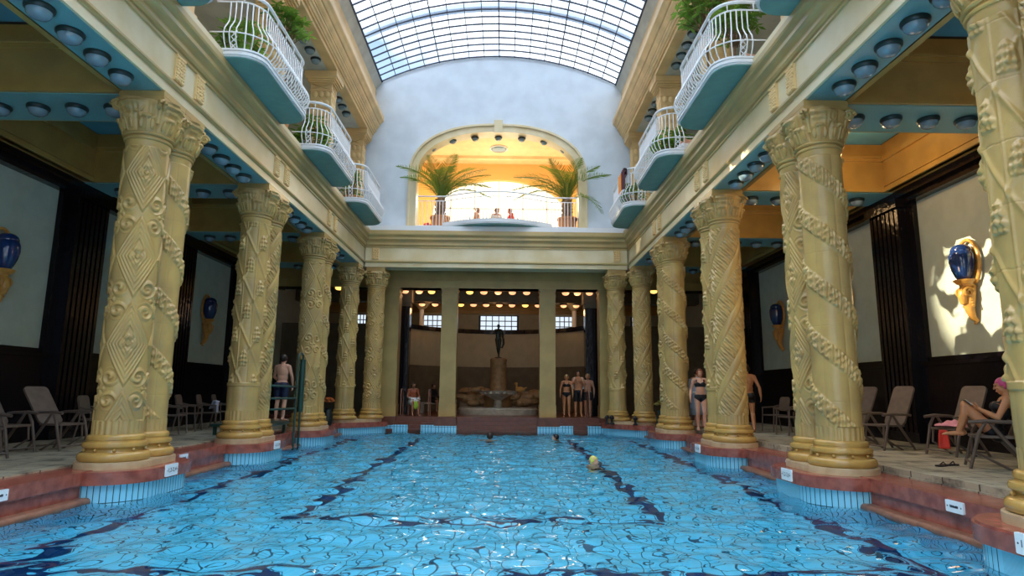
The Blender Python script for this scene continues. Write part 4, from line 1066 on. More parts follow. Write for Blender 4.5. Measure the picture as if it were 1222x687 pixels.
# ------------------------------------------------------------------ pool entry barrier on the left
t = thing('pool_entry_rail', 'dark green tubular entry rail with padded post by the left pool edge', 'pool rail', (-5.18, 16.2, 0))
G = lambda pts, r=.026: MB().tube(pts, r, 10)
part('post', G([(0, .62, -.9), (0, .62, 1.9), (0, .66, 2.0), (0, .78, 2.06), (0, .95, 2.05), (0, 1.04, 1.98), (0, 1.04, 1.9)], .03), GREENM, t, True)
part('post', G([(0, 1.02, -.9), (0, 1.02, 1.9)], .028), GREENM, t, True)
part('padding', G([(0, 1.02, .50), (0, 1.02, .53), (0, 1.02, 1.87), (0, 1.02, 1.90)], .075), GREENM, t, True, label='thick dark green foam padding')
for z in (1.18, .88, .62): part('rail', G([(-.25, -1.35, z), (0, -1.2, z), (0, .62, z - .02)]), GREENM, t, True)
part('post', G([(-.25, -1.35, 0), (-.25, -1.35, 1.18)]), GREENM, t, True)
part('platform', MB().box(-1.5, -.15, -.9, .75, .20, .26).box(-1.45, -1.38, -.85, -.8, 0, .2).box(-1.45, -1.38, .6, .65, 0, .2).box(-.3, -.23, -.85, -.8, -.02, .2).box(-.3, -.23, .6, .65, -.02, .2), GREENM, t)

# ------------------------------------------------------------------ signs
def sign(x, y, z, w, h, facing, text, label, group, size):
    t = thing('depth_sign', label, 'sign', (x, y, z), facing, group)
    part('plate', rbox(MB(), -w / 2, w / 2, -h / 2, h / 2, -.012, .012, .012, Matrix.Rotation(PI / 2, 4, 'X')), SIGN, t)
    if text:
        cu = bpy.data.curves.new('lettering', 'FONT'); cu.body = text; cu.size = size; cu.align_x = 'CENTER'; cu.align_y = 'CENTER'; cu.extrude = .001
        tmp = bpy.data.objects.new('tmp', cu); COL.objects.link(tmp); bpy.context.view_layer.update()
        me = bpy.data.meshes.new_from_object(tmp.evaluated_get(bpy.context.evaluated_depsgraph_get())); bpy.data.objects.remove(tmp)
        me.materials.clear(); me.materials.append(INK)
        link('lettering', me, t, (0, -.0135, 0), (PI / 2, 0, 0))
    else:
        mb = MB(); x = -.065; r = random.Random(2)
        while x < .06: q = r.uniform(.006, .014); mb.box(x, x + q, -.014, -.012, -size * .35, size * r.uniform(.3, .5)); x += q + .003
        part('lettering', mb, INK, t)
    mb = MB()
    for s in (-1, 1): mb.ell((s * (w / 2 - .03), -.013, 0), (.009, .004, .009), 8, 6)
    part('screw', mb, INK, t)
for sx, y, _t, w in ((1, 7.05, 'MEDENCE', 1)  , (1, 11.05, 'MEDENCE', 1), (-1, 11.35, 'MEDENCE', 1), (-1, 7.28, 'MEDENCE', 1)):
    near = y < 9
    sign(sx * 5.285, y, -.105, .27, .125, PI / 2 * (-1 if sx > 0 else 1), '', 'white strip sign on the red curb, %s bay on the %s' % ('nearest' if near else 'second', SIDE[sx]), 'curb signs', .034)
for sx, k in ((1, 0), (1, 1), (-1, 1), (1, 2), (-1, 2)):
    sign(sx * 4.592, PAIR[k] + (.22 if k else .22), -.095, .33, .17, PI / 2 * (-1 if sx > 0 else 1), '1,2-2,4', 'white depth sign on the plinth of the ' + pairname(sx, k), 'plinth depth signs', .085)

# ------------------------------------------------------------------ flowers, spouts
def leafquad(mb, p, d, n, L, W):
    d = Vector(d).normalized(); s = d.cross(Vector(n)).normalized(); up = s.cross(d)
    p = Vector(p); mb.add([p, p + d * L * .5 + s * W - up * L * .04, p + d * L - up * L * .12, p + d * L * .5 - s * W - up * L * .04, p + d * L * .5 + up * L * .03], [(0, 1, 4), (1, 2, 4), (2, 3, 4), (3, 0, 4)])
for sx, x, y in ((-1, -5.15, 19.85), (1, 5.25, 19.75)):
    t = thing('flower_vase', 'dark floor vase of %s flowers by the third left column pair' % 'orange' if sx < 0 else 'yellow green plant in a dark vase behind the third right column pair', 'flower vase', (x, y, 0))
    part('vase', MB().lathe([(0, 0), (.13, 0), (.16, .12), (.14, .35), (.09, .48), (.12, .54), (0, .52)], 24), BRONZE, t, True)
    mb = MB(); r = random.Random(4)
    for i in range(60):
        a = r.uniform(0, 2 * PI); e = r.uniform(.2, 1.4); q = .18
        c = Vector((q * math.cos(a) * math.cos(e), q * math.sin(a) * math.cos(e), .66 + q * math.sin(e)))
        for j in range(5): b = 2 * PI * j / 5; leafquad(mb, c, (math.cos(b), math.sin(b), .5), (0, 0, 1), .06, .02)
    part('flowers' if sx < 0 else 'foliage', mb, FLOWER if sx < 0 else mat('yellow_green_leaves', (.5, .42, .1), .5), t)
for i, (x, y) in enumerate([(4.02, 22.62), (4.2, 22.66), (4.92, 22.1)]):
    t = thing('water_spout', 'small black spout on the far right corner plinth, %s from the left' % ORD[i].replace('nearest', 'first'), 'spout', (x, y, -.03), 0, 'black spouts')
    part('body', MB().lathe([(0, 0), (.09, 0), (.09, .03), (.045, .06), (.04, .16), (.075, .19), (.08, .26), (.04, .31), (0, .32)], 16), BLACKP, t, True)
    part('handle', MB().tube([(-.09, 0, .22), (0, -.02, .25), (.09, 0, .22)], .018, 6), BLACKP, t, True)
# ------------------------------------------------------------------ people
def V3(*a): return Vector(a)
def build_body(J, voxel=.010, female=False, belly=0.0, face=True):
    """One continuous skin from tapered limbs, fused by a voxel remesh. J: joints in the figure's own frame (front is -y)."""
    mb = MB(); k = J.get('k', 1.0); C = lambda a, ra, b, rb: mb.capsule(a, ra * k, b, rb * k)
    pel, cst, nk, hd = J['pelvis'], J['chest'], J['neck'], J['head']
    ax = (cst - pel).normalized(); lat = (J['shL'] - J['shR']).normalized(); fr = lat.cross(ax).normalized()  # fr: front
    if fr.y > 0 and not J.get('back'): fr = -fr
    B = Matrix((lat, -fr, ax)).transposed()
    mb.ell(pel + ax * .01, (.165 * k, .115 * k, .125 * k), 18, 14, B)
    w = pel.lerp(cst, .5)
    mb.ell(w - fr * -.01, ((.128 if female else .145) * k, (.098 + belly) * k, .19 * k), 18, 14, B)
    mb.ell(cst, ((.148 if female else .165) * k, .108 * k, .19 * k), 18, 14, B)
    mb.ell(cst + ax * .10 * k, ((.15 if female else .18) * k, .085 * k, .10 * k), 16, 12, B)
    for s in (1, -1):
        mb.ell(cst + lat * s * .075 * k + fr * (.085 if female else .07) * k + ax * (.01 if female else .05) * k, ((.066, .062, .068) if female else (.08, .05, .06)) if k == 1 else .06 * k, 12, 10, B)
        mb.ell(pel + lat * s * .075 * k - fr * .065 * k - ax * .045 * k, (.085 * k, .085 * k, .095 * k), 12, 10, B)
    C(J['shL'].lerp(cst + ax * .16 * k, .3), .062, J['shR'].lerp(cst + ax * .16 * k, .3), .062)
    C(cst + ax * .15 * k, .075, nk, .052); C(nk, .052, hd - Vector((0, 0, .02)), .050)
    HM = J.get('headM', Matrix.Identity(3))
    def H(c, r): mb.ell(hd + HM @ (Vector(c) * k), tuple(q * k for q in r), 16, 12, HM)
    H((0, .012, .025), (.076, .096, .098)); H((0, -.022, -.035), (.060, .070, .075)); H((0, -.045, -.085), (.034, .036, .026))
    H((0, -.088, .040), (.046, .014, .016)); H((.028, -.076, -.012), (.022, .018, .02)); H((-.028, -.076, -.012), (.022, .018, .02))
    mb.capsule(hd + HM @ (Vector((0, -.092, .026)) * k), .009 * k, hd + HM @ (Vector((0, -.113, -.016)) * k), .0135 * k, 10)
    H((0, -.090, -.048), (.024, .012, .007)); H((0, -.086, -.062), (.022, .012, .008))
    for s in (1, -1): H((s * .078, .012, .0), (.012, .022, .034))
    for s in 'LR':
        hp, kn, an, toe = J['hip' + s], J['knee' + s], J['ank' + s], J['toe' + s]
        C(hp, .092, hp.lerp(kn, .35), .082); C(hp.lerp(kn, .35), .082, kn, .056)
        cal = kn.lerp(an, .30); bk = (an - kn).normalized().cross(lat); bk = bk if bk.dot(fr) < 0 else -bk
        C(kn, .055, cal + bk * .016, .056); C(cal + bk * .016, .056, an, .036)
        d = (toe - an).normalized(); hl = an - (toe - an).normalized() * .04 * k
        dn = Vector((0, 0, -.032)) * k if not J.get('dn') else J['dn'] * .032
        C(an, .036, hl + dn, .034); C(hl + dn, .034, toe, .024); C(toe, .024, toe + d * .03, .018)
        for q in range(5): o = lat * ((q - 2) * .015); C(toe + o, .013, toe + o + d * (.058 - .004 * abs(q - (1 if s == 'R' else 3))), .009)
        sh, el, wr = J['sh' + s], J['el' + s], J['wr' + s]
        C(sh, .055, sh.lerp(el, .4), .047); C(sh.lerp(el, .4), .047, el, .037); C(el, .038, el.lerp(wr, .3), .040); C(el.lerp(wr, .3), .040, wr, .025)
        # hand
        hd_, pn = J['hand' + s]; d = hd_.normalized(); n_ = (pn - d * pn.dot(d)).normalized(); sd = d.cross(n_).normalized()
        if J.get('thumb' + s, 1) < 0: sd = -sd
        HB = Matrix((sd, n_, d)).transposed(); cu = J.get('curl', .5)
        mb.ell(wr + d * .045 * k, (.040 * k, .016 * k, .052 * k), 12, 10, HB)
        for q, ln in zip(range(4), (.036, .042, .039, .030)):
            b0 = wr + d * .080 * k + sd * ((1.5 - q) * .0205 * k); sp = sd * ((1.5 - q) * .05)
            d1 = (d + n_ * cu * .5 + sp).normalized(); d2 = (d + n_ * cu * 1.5 + sp).normalized()
            C(b0, .0095, b0 + d1 * ln * k, .0085); C(b0 + d1 * ln * k, .0085, b0 + (d1 + d2 * .75) * ln * k, .0070)
        t0 = wr + d * .025 * k + sd * .030 * k; t1 = t0 + (d * .65 + sd * .75).normalized() * .035 * k
        C(t0, .012, t1, .0105); C(t1, .0105, t1 + (d * .9 + sd * .35 + n_ * .3).normalized() * .028 * k, .008)
    me = mb.mesh('body', SKINL); o = bpy.data.objects.new('tmp', me); COL.objects.link(o)
    m = o.modifiers.new('r', 'REMESH'); m.mode = 'VOXEL'; m.voxel_size = voxel * k; m.use_smooth_shade = True
    m2 = o.modifiers.new('s', 'SMOOTH'); m2.factor = .5; m2.iterations = 3
    bpy.context.view_layer.update()
    out = bpy.data.meshes.new_from_object(o.evaluated_get(bpy.context.evaluated_depsgraph_get())); bpy.data.objects.remove(o); bpy.data.meshes.remove(me)
    out.materials.clear(); out.polygons.foreach_set('use_smooth', [True] * len(out.polygons)); out.name = 'body'
    J['_f'] = (lat, fr, ax, pel, cst, hd, HM); return out
def shell(body, pred, off, m, name):
    """Garment: the skin faces a predicate picks, lifted off the skin."""
    vs = body.vertices; keep = [p for p in body.polygons if pred(p.center)]
    ids = sorted({i for p in keep for i in p.vertices}); mp = {v: i for i, v in enumerate(ids)}
    V = [vs[i].co + vs[i].normal * off for i in ids] + [vs[i].co - vs[i].normal * .004 for i in ids]; n = len(ids)
    F = [tuple(mp[i] for i in p.vertices) for p in keep]
    from collections import Counter
    ec = Counter(); 
    for f in F:
        for a, b in zip(f, f[1:] + f[:1]): ec[(min(a, b), max(a, b))] += 1
    side = []
    for f in F:
        for a, b in zip(f, f[1:] + f[:1]):
            if ec[(min(a, b), max(a, b))] == 1: side.append((b, a, a + n, b + n))
    nb = {}
    for (a, b), c in ec.items():
        if c == 1: nb.setdefault(a, []).append(b); nb.setdefault(b, []).append(a)
    for _ in range(5):   # even out the hem
        W_ = {a: sum((V[b] for b in bs), Vector()) / len(bs) for a, bs in nb.items()}
        X_ = {a: sum((V[b + n] for b in bs), Vector()) / len(bs) for a, bs in nb.items()}
        for a in nb: V[a] = V[a].lerp(W_[a], .5); V[a + n] = V[a + n].lerp(X_[a], .5)
    me = bpy.data.meshes.new(name); me.from_pydata(V, [], F + side); me.materials.append(m)
    me.polygons.foreach_set('use_smooth', [True] * len(me.polygons)); me.update(); return me
def seg(p, a, b, r):
    d = b - a; t = max(0, min(1, (p - a).dot(d) / d.dot(d))); return (p - (a + d * t)).length < r
def standing(H=1.7, **kw):
    s = H / 1.72; J = dict(k=s, pelvis=V3(0, 0, .95), chest=V3(0, .0, 1.28), neck=V3(0, .005, 1.47), head=V3(0, -.02, 1.60),
        shL=V3(.175, 0, 1.40), shR=V3(-.175, 0, 1.40), hipL=V3(.09, 0, .90), hipR=V3(-.09, 0, .90), kneeL=V3(.10, -.01, .49), kneeR=V3(-.10, -.01, .49),
        ankL=V3(.10, .03, .075), ankR=V3(-.10, .03, .075), toeL=V3(.115, -.12, .028), toeR=V3(-.115, -.12, .028),
        elL=V3(.25, .02, 1.12), elR=V3(-.25, .02, 1.12), wrL=V3(.26, -.05, .88), wrR=V3(-.26, -.05, .88),
        handL=(V3(0, -.05, -1), V3(-1, 0, 0)), handR=(V3(0, -.05, -1), V3(1, 0, 0)), thumbL=1, thumbR=-1)
    J.update(kw)
    for q in list(J):
        if isinstance(J[q], Vector) and q != 'dn': J[q] = J[q] * s
    return J
def face_parts(t, J, eyes=True):
    lat, fr, ax, pel, cst, hd, HM = J['_f']; k = J['k']
    for s in (1, -1):
        part('eye', MB().ell(hd + HM @ (Vector((s * .030, -.0895, .020)) * k), (.011 * k, .007 * k, .0065 * k), 8, 6, HM), EYEM, t, True)
    part('mouth', MB().ell(hd + HM @ (Vector((0, -.1005, -.054)) * k), (.022 * k, .006 * k, .006 * k), 8, 6, HM), LIP, t, True)
def hair_mesh(J, body, kind, m, name='hair', off=.014):
    lat, fr, ax, pel, cst, hd, HM = J['_f']; k = J['k']; inv = HM.inverted()
    def pr(c):
        q = inv @ (c - hd) / k
        if abs(q.x) > .12 or abs(q.y) > .13 or q.z > .2: return False
        if kind == 'cap': return q.z > (.058 if q.y < -.045 else (.01 if q.y < .0 else -.045))
        if kind == 'short': return (q.z > .06 if q.y < -.04 else q.z > -.01 - (q.y + .04) * .6) and q.z > -.10
        return (q.z > .065 if q.y < -.045 else q.z > -.10) and (abs(q.x) > .0)
    return link(name, shell(body, pr, off, m, name), None)
def person(label, J, skin, x, y, z, f, clothes=(), hair=None, voxel=.010, female=False, belly=0, faces=True, cat='person', group=None):
    body = build_body(J, voxel, female, belly); body.materials.append(skin)
    t = thing('person', label, cat, (x, y, z), math.atan2(f[0], -f[1]), group)
    link('body', body, t)
    for nm, pred, off, m in clothes: link(nm, shell(body, pred, off, m, nm), t)
    if hair: h = hair_mesh(J, body, *hair); h.parent = t
    if faces: face_parts(t, J)
    return t
def zone(J):
    """Handy predicates in units of the figure."""
    k = J['k']; lat, fr, ax = None, None, None
    return k
def swim_bottom(J, lo=.78, hi=1.0, hw=.26):
    k = J['k']; pel = J['pelvis']
    def f(c):
        x, z = c.x / k, c.z / k
        return abs(x) < hw - .06 and z < hi and z > lo + abs(x) * .75
    return f
def trunks(J, lo=.70, hi=.99):
    k = J['k']; return lambda c: lo < c.z / k < hi and abs(c.x / k) < .215
def bra(J):
    k = J['k']
    def f(c):
        x, y, z = c.x / k, c.y / k, c.z / k
        if abs(x) > .175: return False
        if y < 0: return (1.215 < z < 1.345 - .5 * abs(abs(x) - .075)) or (1.3 < z < 1.43 and abs(abs(x) - .10) < .012)
        return 1.235 < z < 1.265
    return f

# woman seated on the right
Jw = dict(k=1.0, pelvis=V3(0, .02, .57), chest=V3(0, .15, .86), neck=V3(0, .215, 1.055), head=V3(0, .185, 1.19),
    shL=V3(.17, .185, .985), shR=V3(-.17, .185, .985), hipL=V3(.09, -.01, .555), hipR=V3(-.09, -.01, .555), kneeL=V3(.085, -.30, .90), kneeR=V3(-.075, -.28, .925),
    ankL=V3(.075, -.40, .535), ankR=V3(-.065, -.36, .54), toeL=V3(.08, -.55, .502), toeR=V3(-.07, -.51, .502),
    elL=V3(.25, .05, .745), elR=V3(-.25, .05, .745), wrL=V3(.075, -.13, .865), wrR=V3(-.075, -.11, .865),
    handL=(V3(-.45, -.75, .35), V3(-.5, .3, .3)), handR=(V3(.45, -.75, .35), V3(.5, .3, .3)), thumbL=-1, thumbR=1, curl=.9, headM=Matrix.Rotation(.22, 3, 'X'))
def suit(c):
    ch, pe = Jw['chest'], Jw['pelvis']
    if abs(c.x) > .20: return False
    ax = (ch - pe).normalized(); t = (c - pe).dot(ax)
    side = (c - pe) - ax * t
    if t < -.16 or t > .44: return False
    for q in 'LR':
        if seg(c, Jw['hip' + q].lerp(Jw['knee' + q], .22), Jw['knee' + q], .105): return False
        if seg(c, Jw['knee' + q], Jw['ank' + q], .09): return False
    if seg(c, Jw['elL'], Jw['shL'], .075) or seg(c, Jw['elR'], Jw['shR'], .075): return False
    for q in 'LR':
        if seg(c, Jw['el' + q], Jw['wr' + q], .075) or seg(c, Jw['wr' + q], Jw['wr' + q] + Jw['hand' + q][0].normalized() * .2, .08): return False
    if t > .36: return abs(abs(c.x) - .095) < .022
    return True
person('woman in dark swimsuit and pink swim cap sitting with her knees drawn up', Jw, SKINT, WCH[0], WCH[1], ZR - .035, WF, [('swimsuit', suit, .007, CBLACK)], ('cap', CPINK, 'swim_cap', .007), .0065, True)
t = thing('book', 'small open booklet held by the woman in the pink cap', 'book', (0, 0, 0))
wM = Matrix.Translation((WCH[0], WCH[1], ZR - .035)) @ Matrix.Rotation(math.atan2(WF[0], -WF[1]), 4, 'Z')
t.matrix_world = wM @ Matrix.Translation((0, -.245, .955)) @ Matrix.Rotation(-.75, 4, 'X')
part('cover', MB().box(-.085, .085, -.06, .06, -.006, 0), GREENM, t); part('pages', MB().box(-.08, -.003, -.056, .056, 0, .006).box(.003, .08, -.056, .056, 0, .006), CWHITE, t)

# woman walking in the black bikini
Jb = standing(1.68, kneeL=V3(.09, -.10, .50), ankL=V3(.09, -.08, .085), toeL=V3(.10, -.23, .04), kneeR=V3(-.09, .02, .49), ankR=V3(-.085, .14, .10), toeR=V3(-.09, .0, .03), wrL=V3(.29, .05, .89), wrR=V3(-.29, -.08, .89), elL=V3(.26, .06, 1.13), elR=V3(-.26, .04, 1.13))
person('auburn haired woman in a black bikini walking on the right deck', Jb, SKINL, 5.82, 17.55, ZR, (-.25, -1), [('bikini_top', bra(Jb), .008, CBLACK), ('bikini_bottom', swim_bottom(Jb), .008, CBLACK)], ('long', HAIRR), .010, True, .02)
# person in pale blue robe behind her
Jr = standing(1.72, k=None) if False else standing(1.74)
t = person('person in a pale blue bathrobe standing behind the woman in the bikini', Jr, SKINL, 6.12, 18.75, ZR, (-.2, 1), [], ('short', HAIRB), .012, False, 0, False)
mb = MB().lathe([(.05, 1.50), (.12, 1.47), (.20, 1.42), (.225, 1.30), (.215, 1.10), (.20, 1.02), (.24, .85), (.27, .60), (.285, .38), (.275, .38), (.25, .6), (.18, 1.0), (.1, 1.4)], 28, sy=.72)
part('bathrobe', mb, CBLUE, t, 'all')
mb = MB()
for s in (1, -1): mb.tube([(s * .19, 0, 1.42), (s * .255, .02, 1.12), (s * .265, -.05, .92)], [.085, .08, .085], 12)
part('sleeve', mb, CBLUE, t, 'all'); part('belt', MB().lathe([(.21, 1.0), (.222, 1.01), (.222, 1.05), (.21, 1.06)], 24, sy=.74), CWHITE, t, 'all')
# man from behind, black trunks
Jm = standing(1.80, kneeL=V3(.10, -.08, .49), ankL=V3(.11, .0, .075), toeL=V3(.12, -.15, .028), kneeR=V3(-.10, .03, .49), ankR=V3(-.10, .20, .10), toeR=V3(-.11, .06, .028), elL=V3(.29, .06, 1.13), wrL=V3(.33, -.04, .89), elR=V3(-.29, .06, 1.13), wrR=V3(-.32, .05, .89))
person('broad man in black trunks walking away on the right deck', Jm, SKINT, 6.92, 17.0, ZR, (.25, 1), [('trunks', trunks(Jm, .74, .985), .012, CBLACK)], ('short', HAIRB), .011, False, .03, False)
# man on the left, seen from behind
Jl = standing(1.76, elL=V3(.26, -.06, 1.14), elR=V3(-.26, -.02, 1.14), wrL=V3(.20, -.22, 1.02), wrR=V3(-.24, -.12, .92), handL=(V3(-.3, -.9, .1), V3(0, 0, -1)))
person('man in dark swim shorts seen from behind at the left entry rail', Jl, SKINL, -5.62, 16.95, .26, (.15, 1), [('swim_shorts', trunks(Jl, .62, .985), .022, mat('navy_swim_fabric', (.01, .015, .05), .6))], ('short', HAIRB), .011, False, .01, False)
# group at the far right
J1 = standing(1.66); person('woman in a black bikini standing right of the statue pier', J1, SKINT, 2.84, 25.25, .12, (-.1, -1), [('bikini_top', bra(J1), .010, CBLACK), ('bikini_bottom', swim_bottom(J1), .010, CBLACK)], ('short', HAIRBL), .013, True, 0, False)
J2 = standing(1.84, elL=V3(.27, -.10, 1.16), elR=V3(-.27, -.10, 1.16), wrL=V3(.10, -.24, 1.36), wrR=V3(-.10, -.24, 1.36), handL=(V3(-.4, -.2, .8), V3(-.7, .3, 0)), handR=(V3(.4, -.2, .8), V3(.7, .3, 0)))
t = person('tall man in black shorts with a white towel round his shoulders', J2, SKINT, 3.34, 25.5, .12, (-.1, -1), [('shorts', trunks(J2, .55, .98), .02, CBLACK)], ('short', HAIRB), .013, False, 0, False)
def shawl(u, v):
    a = -2.4 + 4.8 * u; r_ = .15 + .08 * min(1, v * 2.2); return (r_ * 1.25 * math.sin(a) * (1 if v < .5 else 1 - .25 * (v - .5)), -r_ * .85 * math.cos(a + PI) * -1 if False else .02 + r_ * .8 * -math.cos(a) * -1, 1.56 - .46 * v)
mb = MB(); nu, nv = 20, 8; vs = [shawl(i / nu, j / nv) for j in range(nv + 1) for i in range(nu + 1)]
mb.add(vs, [(j * (nu + 1) + i, j * (nu + 1) + i + 1, (j + 1) * (nu + 1) + i + 1, (j + 1) * (nu + 1) + i) for j in range(nv) for i in range(nu)]); part('towel_wrap', mb, CWHITE, t, 'all')
J3 = standing(1.70); person('third bather in dark shorts at the right edge of the far group', J3, SKIND, 3.70, 25.30, .12, (-.3, -1), [('shorts', trunks(J3, .66, .98), .015, CBLACK)], ('short', HAIRBL), .013, False, 0, False)
# far left group
def sitting(H=1.7, seat=.45):
    s = H / 1.72; J = dict(k=s, pelvis=V3(0, .05, .55), chest=V3(0, .03, .87), neck=V3(0, .01, 1.06), head=V3(0, -.03, 1.18), shL=V3(.175, .02, 1.0), shR=V3(-.175, .02, 1.0), hipL=V3(.09, .02, .53), hipR=V3(-.09, .02, .53),
        kneeL=V3(.12, -.40, .52), kneeR=V3(-.12, -.40, .52), ankL=V3(.12, -.38, .09), ankR=V3(-.12, -.38, .09), toeL=V3(.13, -.53, .03), toeR=V3(-.13, -.53, .03), elL=V3(.24, -.05, .75), elR=V3(-.24, -.05, .75), wrL=V3(.13, -.28, .66), wrR=V3(-.13, -.28, .66),
        handL=(V3(-.2, -.8, -.2), V3(0, 0, -1)), handR=(V3(.2, -.8, -.2), V3(0, 0, -1)), thumbL=1, thumbR=-1)
    for q in list(J):
        if isinstance(J[q], Vector): J[q] = J[q] * s
    return J
J4 = sitting(); lapz = lambda c: c.z < .70 and c.z > .40 and c.y > -.36
t = person('seated bather with a white and lime cloth on the lap by the left far pier', J4, SKIND, -3.30, 25.35, .12, (.45, -1), [('shirt', lambda c: .55 < c.z < 1.02 and c.y > -.12 and abs(c.x) < .23, .012, HAIRR), ('lap_cloth', lapz, .02, CWHITE)], ('short', HAIRB), .014, False, 0, False)
part('lime_cloth', MB().ell((0, -.36, .40), (.16, .08, .16)), CGREEN, t, True)
b_ = thing('stool', 'low dark stool under the seated bather at the far left', 'stool', (-3.30, 25.42, .12)); part('seat', MB().box(-.2, .2, -.17, .17, .38, .43), STEPS, b_)
for q in ((-.16, -.13), (.16, -.13), (-.16, .13), (.16, .13)): part('leg', MB().box(q[0] - .02, q[0] + .02, q[1] - .02, q[1] + .02, 0, .38), STEPS, b_)
b_ = thing('bench', 'low stone bench in the dark left of the fountain', 'bench', (-2.75, 28.4, .12)); part('seat', MB().box(-.75, .75, -.22, .22, .38, .46), FSTONE, b_)
for s in (-1, 1): part('leg', MB().box(s * .55 - .08, s * .55 + .08, -.2, .2, 0, .38), FSTONE, b_)
J5 = sitting(); person('dark clothed bather seated on the stone bench left of the fountain', J5, SKIND, -2.85, 28.35, .12, (.8, -.6), [('dark_shirt', lambda c: .40 < c.z < 1.04 and c.y > -.3 and abs(c.x) < .24, .014, CBLACK)], ('short', HAIRB), .015, False, 0, False)
J6 = standing(1.72); person('bather standing in the shadow beside the bench at the far left', J6, SKIND, -2.35, 28.3, .12, (-.6, -.8), [('trunks', trunks(J6, .6, .98), .015, CBLACK)], ('short', HAIRB), .015, False, 0, False)

# swimmers: whole bodies, mostly below the water
Js = standing(1.75, wrL=V3(.42, -.20, 1.30), elL=V3(.36, -.05, 1.25), wrR=V3(-.35, -.25, 1.25), elR=V3(-.33, -.05, 1.18))
def swimmer(x, y, f, label, hair, J, dz):
    person(label, J, SKINL, x, y, ZW - J['head'].z + dz, f, [('trunks', trunks(J), .012, CBLACK)], hair, .013, False, 0, False)
swimmer(-.10, 20.4, (.1, 1), 'dark haired swimmer seen from behind below the fountain', ('short', HAIRB), Js, .09)
Js2 = standing(1.7); swimmer(2.04, 20.6, (-1, .1), 'swimmer in a black cap right of the fountain', ('cap', CAPB, 'swim_cap', .008), Js2, .06)
Js3 = standing(1.6); swimmer(2.26, 13.75, (.8, -.6), 'swimmer in a multicoloured cap in the right lane', ('cap', CAPC, 'swim_cap', .012), Js3, .06)

# statue: a bronze youth on the drum
Jst = standing(1.48, kneeL=V3(.06, -.02, .50), ankL=V3(.03, .03, .075), toeL=V3(.03, -.10, .03), hipR=V3(-.08, 0, .90), kneeR=V3(-.11, -.20, .52), ankR=V3(-.02, .02, .30), toeR=V3(-.03, -.10, .22), elL=V3(.27, .05, 1.18), wrL=V3(.24, -.12, 1.06), elR=V3(-.28, -.04, 1.22), wrR=V3(-.16, -.16, 1.38))
body = build_body(Jst, .014); body.materials.append(BRONZE)
t = thing('bronze_statue', 'dark bronze statue of a youth on the brown drum pedestal', 'statue', (.06, 27.45, 2.54), .3)
link('figure', body, t)
part('drapery', MB().tube([(.16, .06, 1.05), (.26, .10, .85), (.28, .12, .62), (.20, .12, .45), (.10, .10, .5)], [.03, .05, .05, .04, .02], 8), BRONZE, t, 'all')
part('plinth', MB().lathe([(.16, -.03), (.15, .02), (0, .02)], 20), BRONZE, t, True)

# people behind the arch rail, with a table
J7 = sitting()
for x, y, f, lab, skn, m, hr in [(-.84, 24.55, (1, -.2), 'person with bare shoulders seated left of the middle behind the arch rail', SKINT, SKINT, HAIRBL), (-.05, 24.95, (.3, -1), 'taller dark haired person in white seated in the middle behind the arch rail', SKIND, CWHITE, HAIRB), (.52, 24.6, (-1, -.3), 'person in a red top seated right of the middle behind the arch rail', SKINL, CRED, HAIRR)]:
    Jq = sitting(1.75 if x > -.3 and x < .2 else 1.6)
    person(lab, Jq, skn, x, y, 7.26, f, [('top', lambda c: .5 < c.z < 1.0 and abs(c.x) < .24 and c.y > -.2, .012, m)], ('short', hr), .014, False, 0, False)
    ct = thing('cafe_chair', 'light cafe chair under the ' + lab.split(' seated')[0], 'chair', (x, y, 7.2), math.atan2(f[0], -f[1]), 'cafe chairs')
    part('seat', MB().box(-.2, .2, -.2, .22, .42, .46), WHITE, ct); part('backrest', MB().box(-.2, .2, .26, .28, .5, .85), WHITE, ct)
    for q in ((-.18, -.18), (.18, -.18), (-.18, .2), (.18, .2)): part('leg', MB().tube([(q[0], q[1], 0), (q[0], q[1], .44)], .015), WHITE, ct)
# people lying with their feet at the right balconies
for i, y in enumerate((11.35, 15.55)):
    Jp = standing(1.7); bd = build_body(Jp, .014); bd.materials.append(SKINL)
    t = thing('person', 'bather lying with bare feet at the rail of the %s right balcony' % ['big second', 'third'][i], 'person', (4.95, y, 7.62)); t.rotation_euler = (PI / 2, 0, PI / 2 + .2)
    link('body', bd, t); link('shorts', shell(bd, trunks(Jp), .015, CBLACK, 'shorts'), t)
    l_ = thing('sun_lounger', 'white lounger under the bather on the %s right balcony' % ['big second', 'third'][i], 'lounger', (5.75, y + .15, 7.12), .2); part('bed', MB().box(-.95, .95, -.3, .3, .28, .36), WHITE, l_)
    for q in ((-.85, -.25), (.85, -.25), (-.85, .25), (.85, .25)): part('leg', MB().box(q[0] - .025, q[0] + .025, q[1] - .025, q[1] + .025, 0, .28), WHITE, l_)

# towels on the farthest right balcony
def hung(w, h):
    def f(u, v):
        s = v * (h + .25); z = 0 - (s - .25) if s > .25 else -.25 + s
        y = w * (u - .5); d = .02 * math.sin(16 * u + 2 * v)
        return ((.045 + d) if s > .25 else (-.045 + d * .5), y, z)
    return f
for y0, w, h, m, lab in ((20.05, .42, .75, CORANGE, 'orange towel hung over the rail of the right balcony nearest the end wall'), (19.55, .40, .72, CPURPLE, 'dark plum towel hung beside the orange towel on the right balcony')):
    drape('towel', hung(w, h), 18, 18, m, lab, 'towel', 'balcony towels', (4.775 - .56, y0, ZB + 1.34), PI)

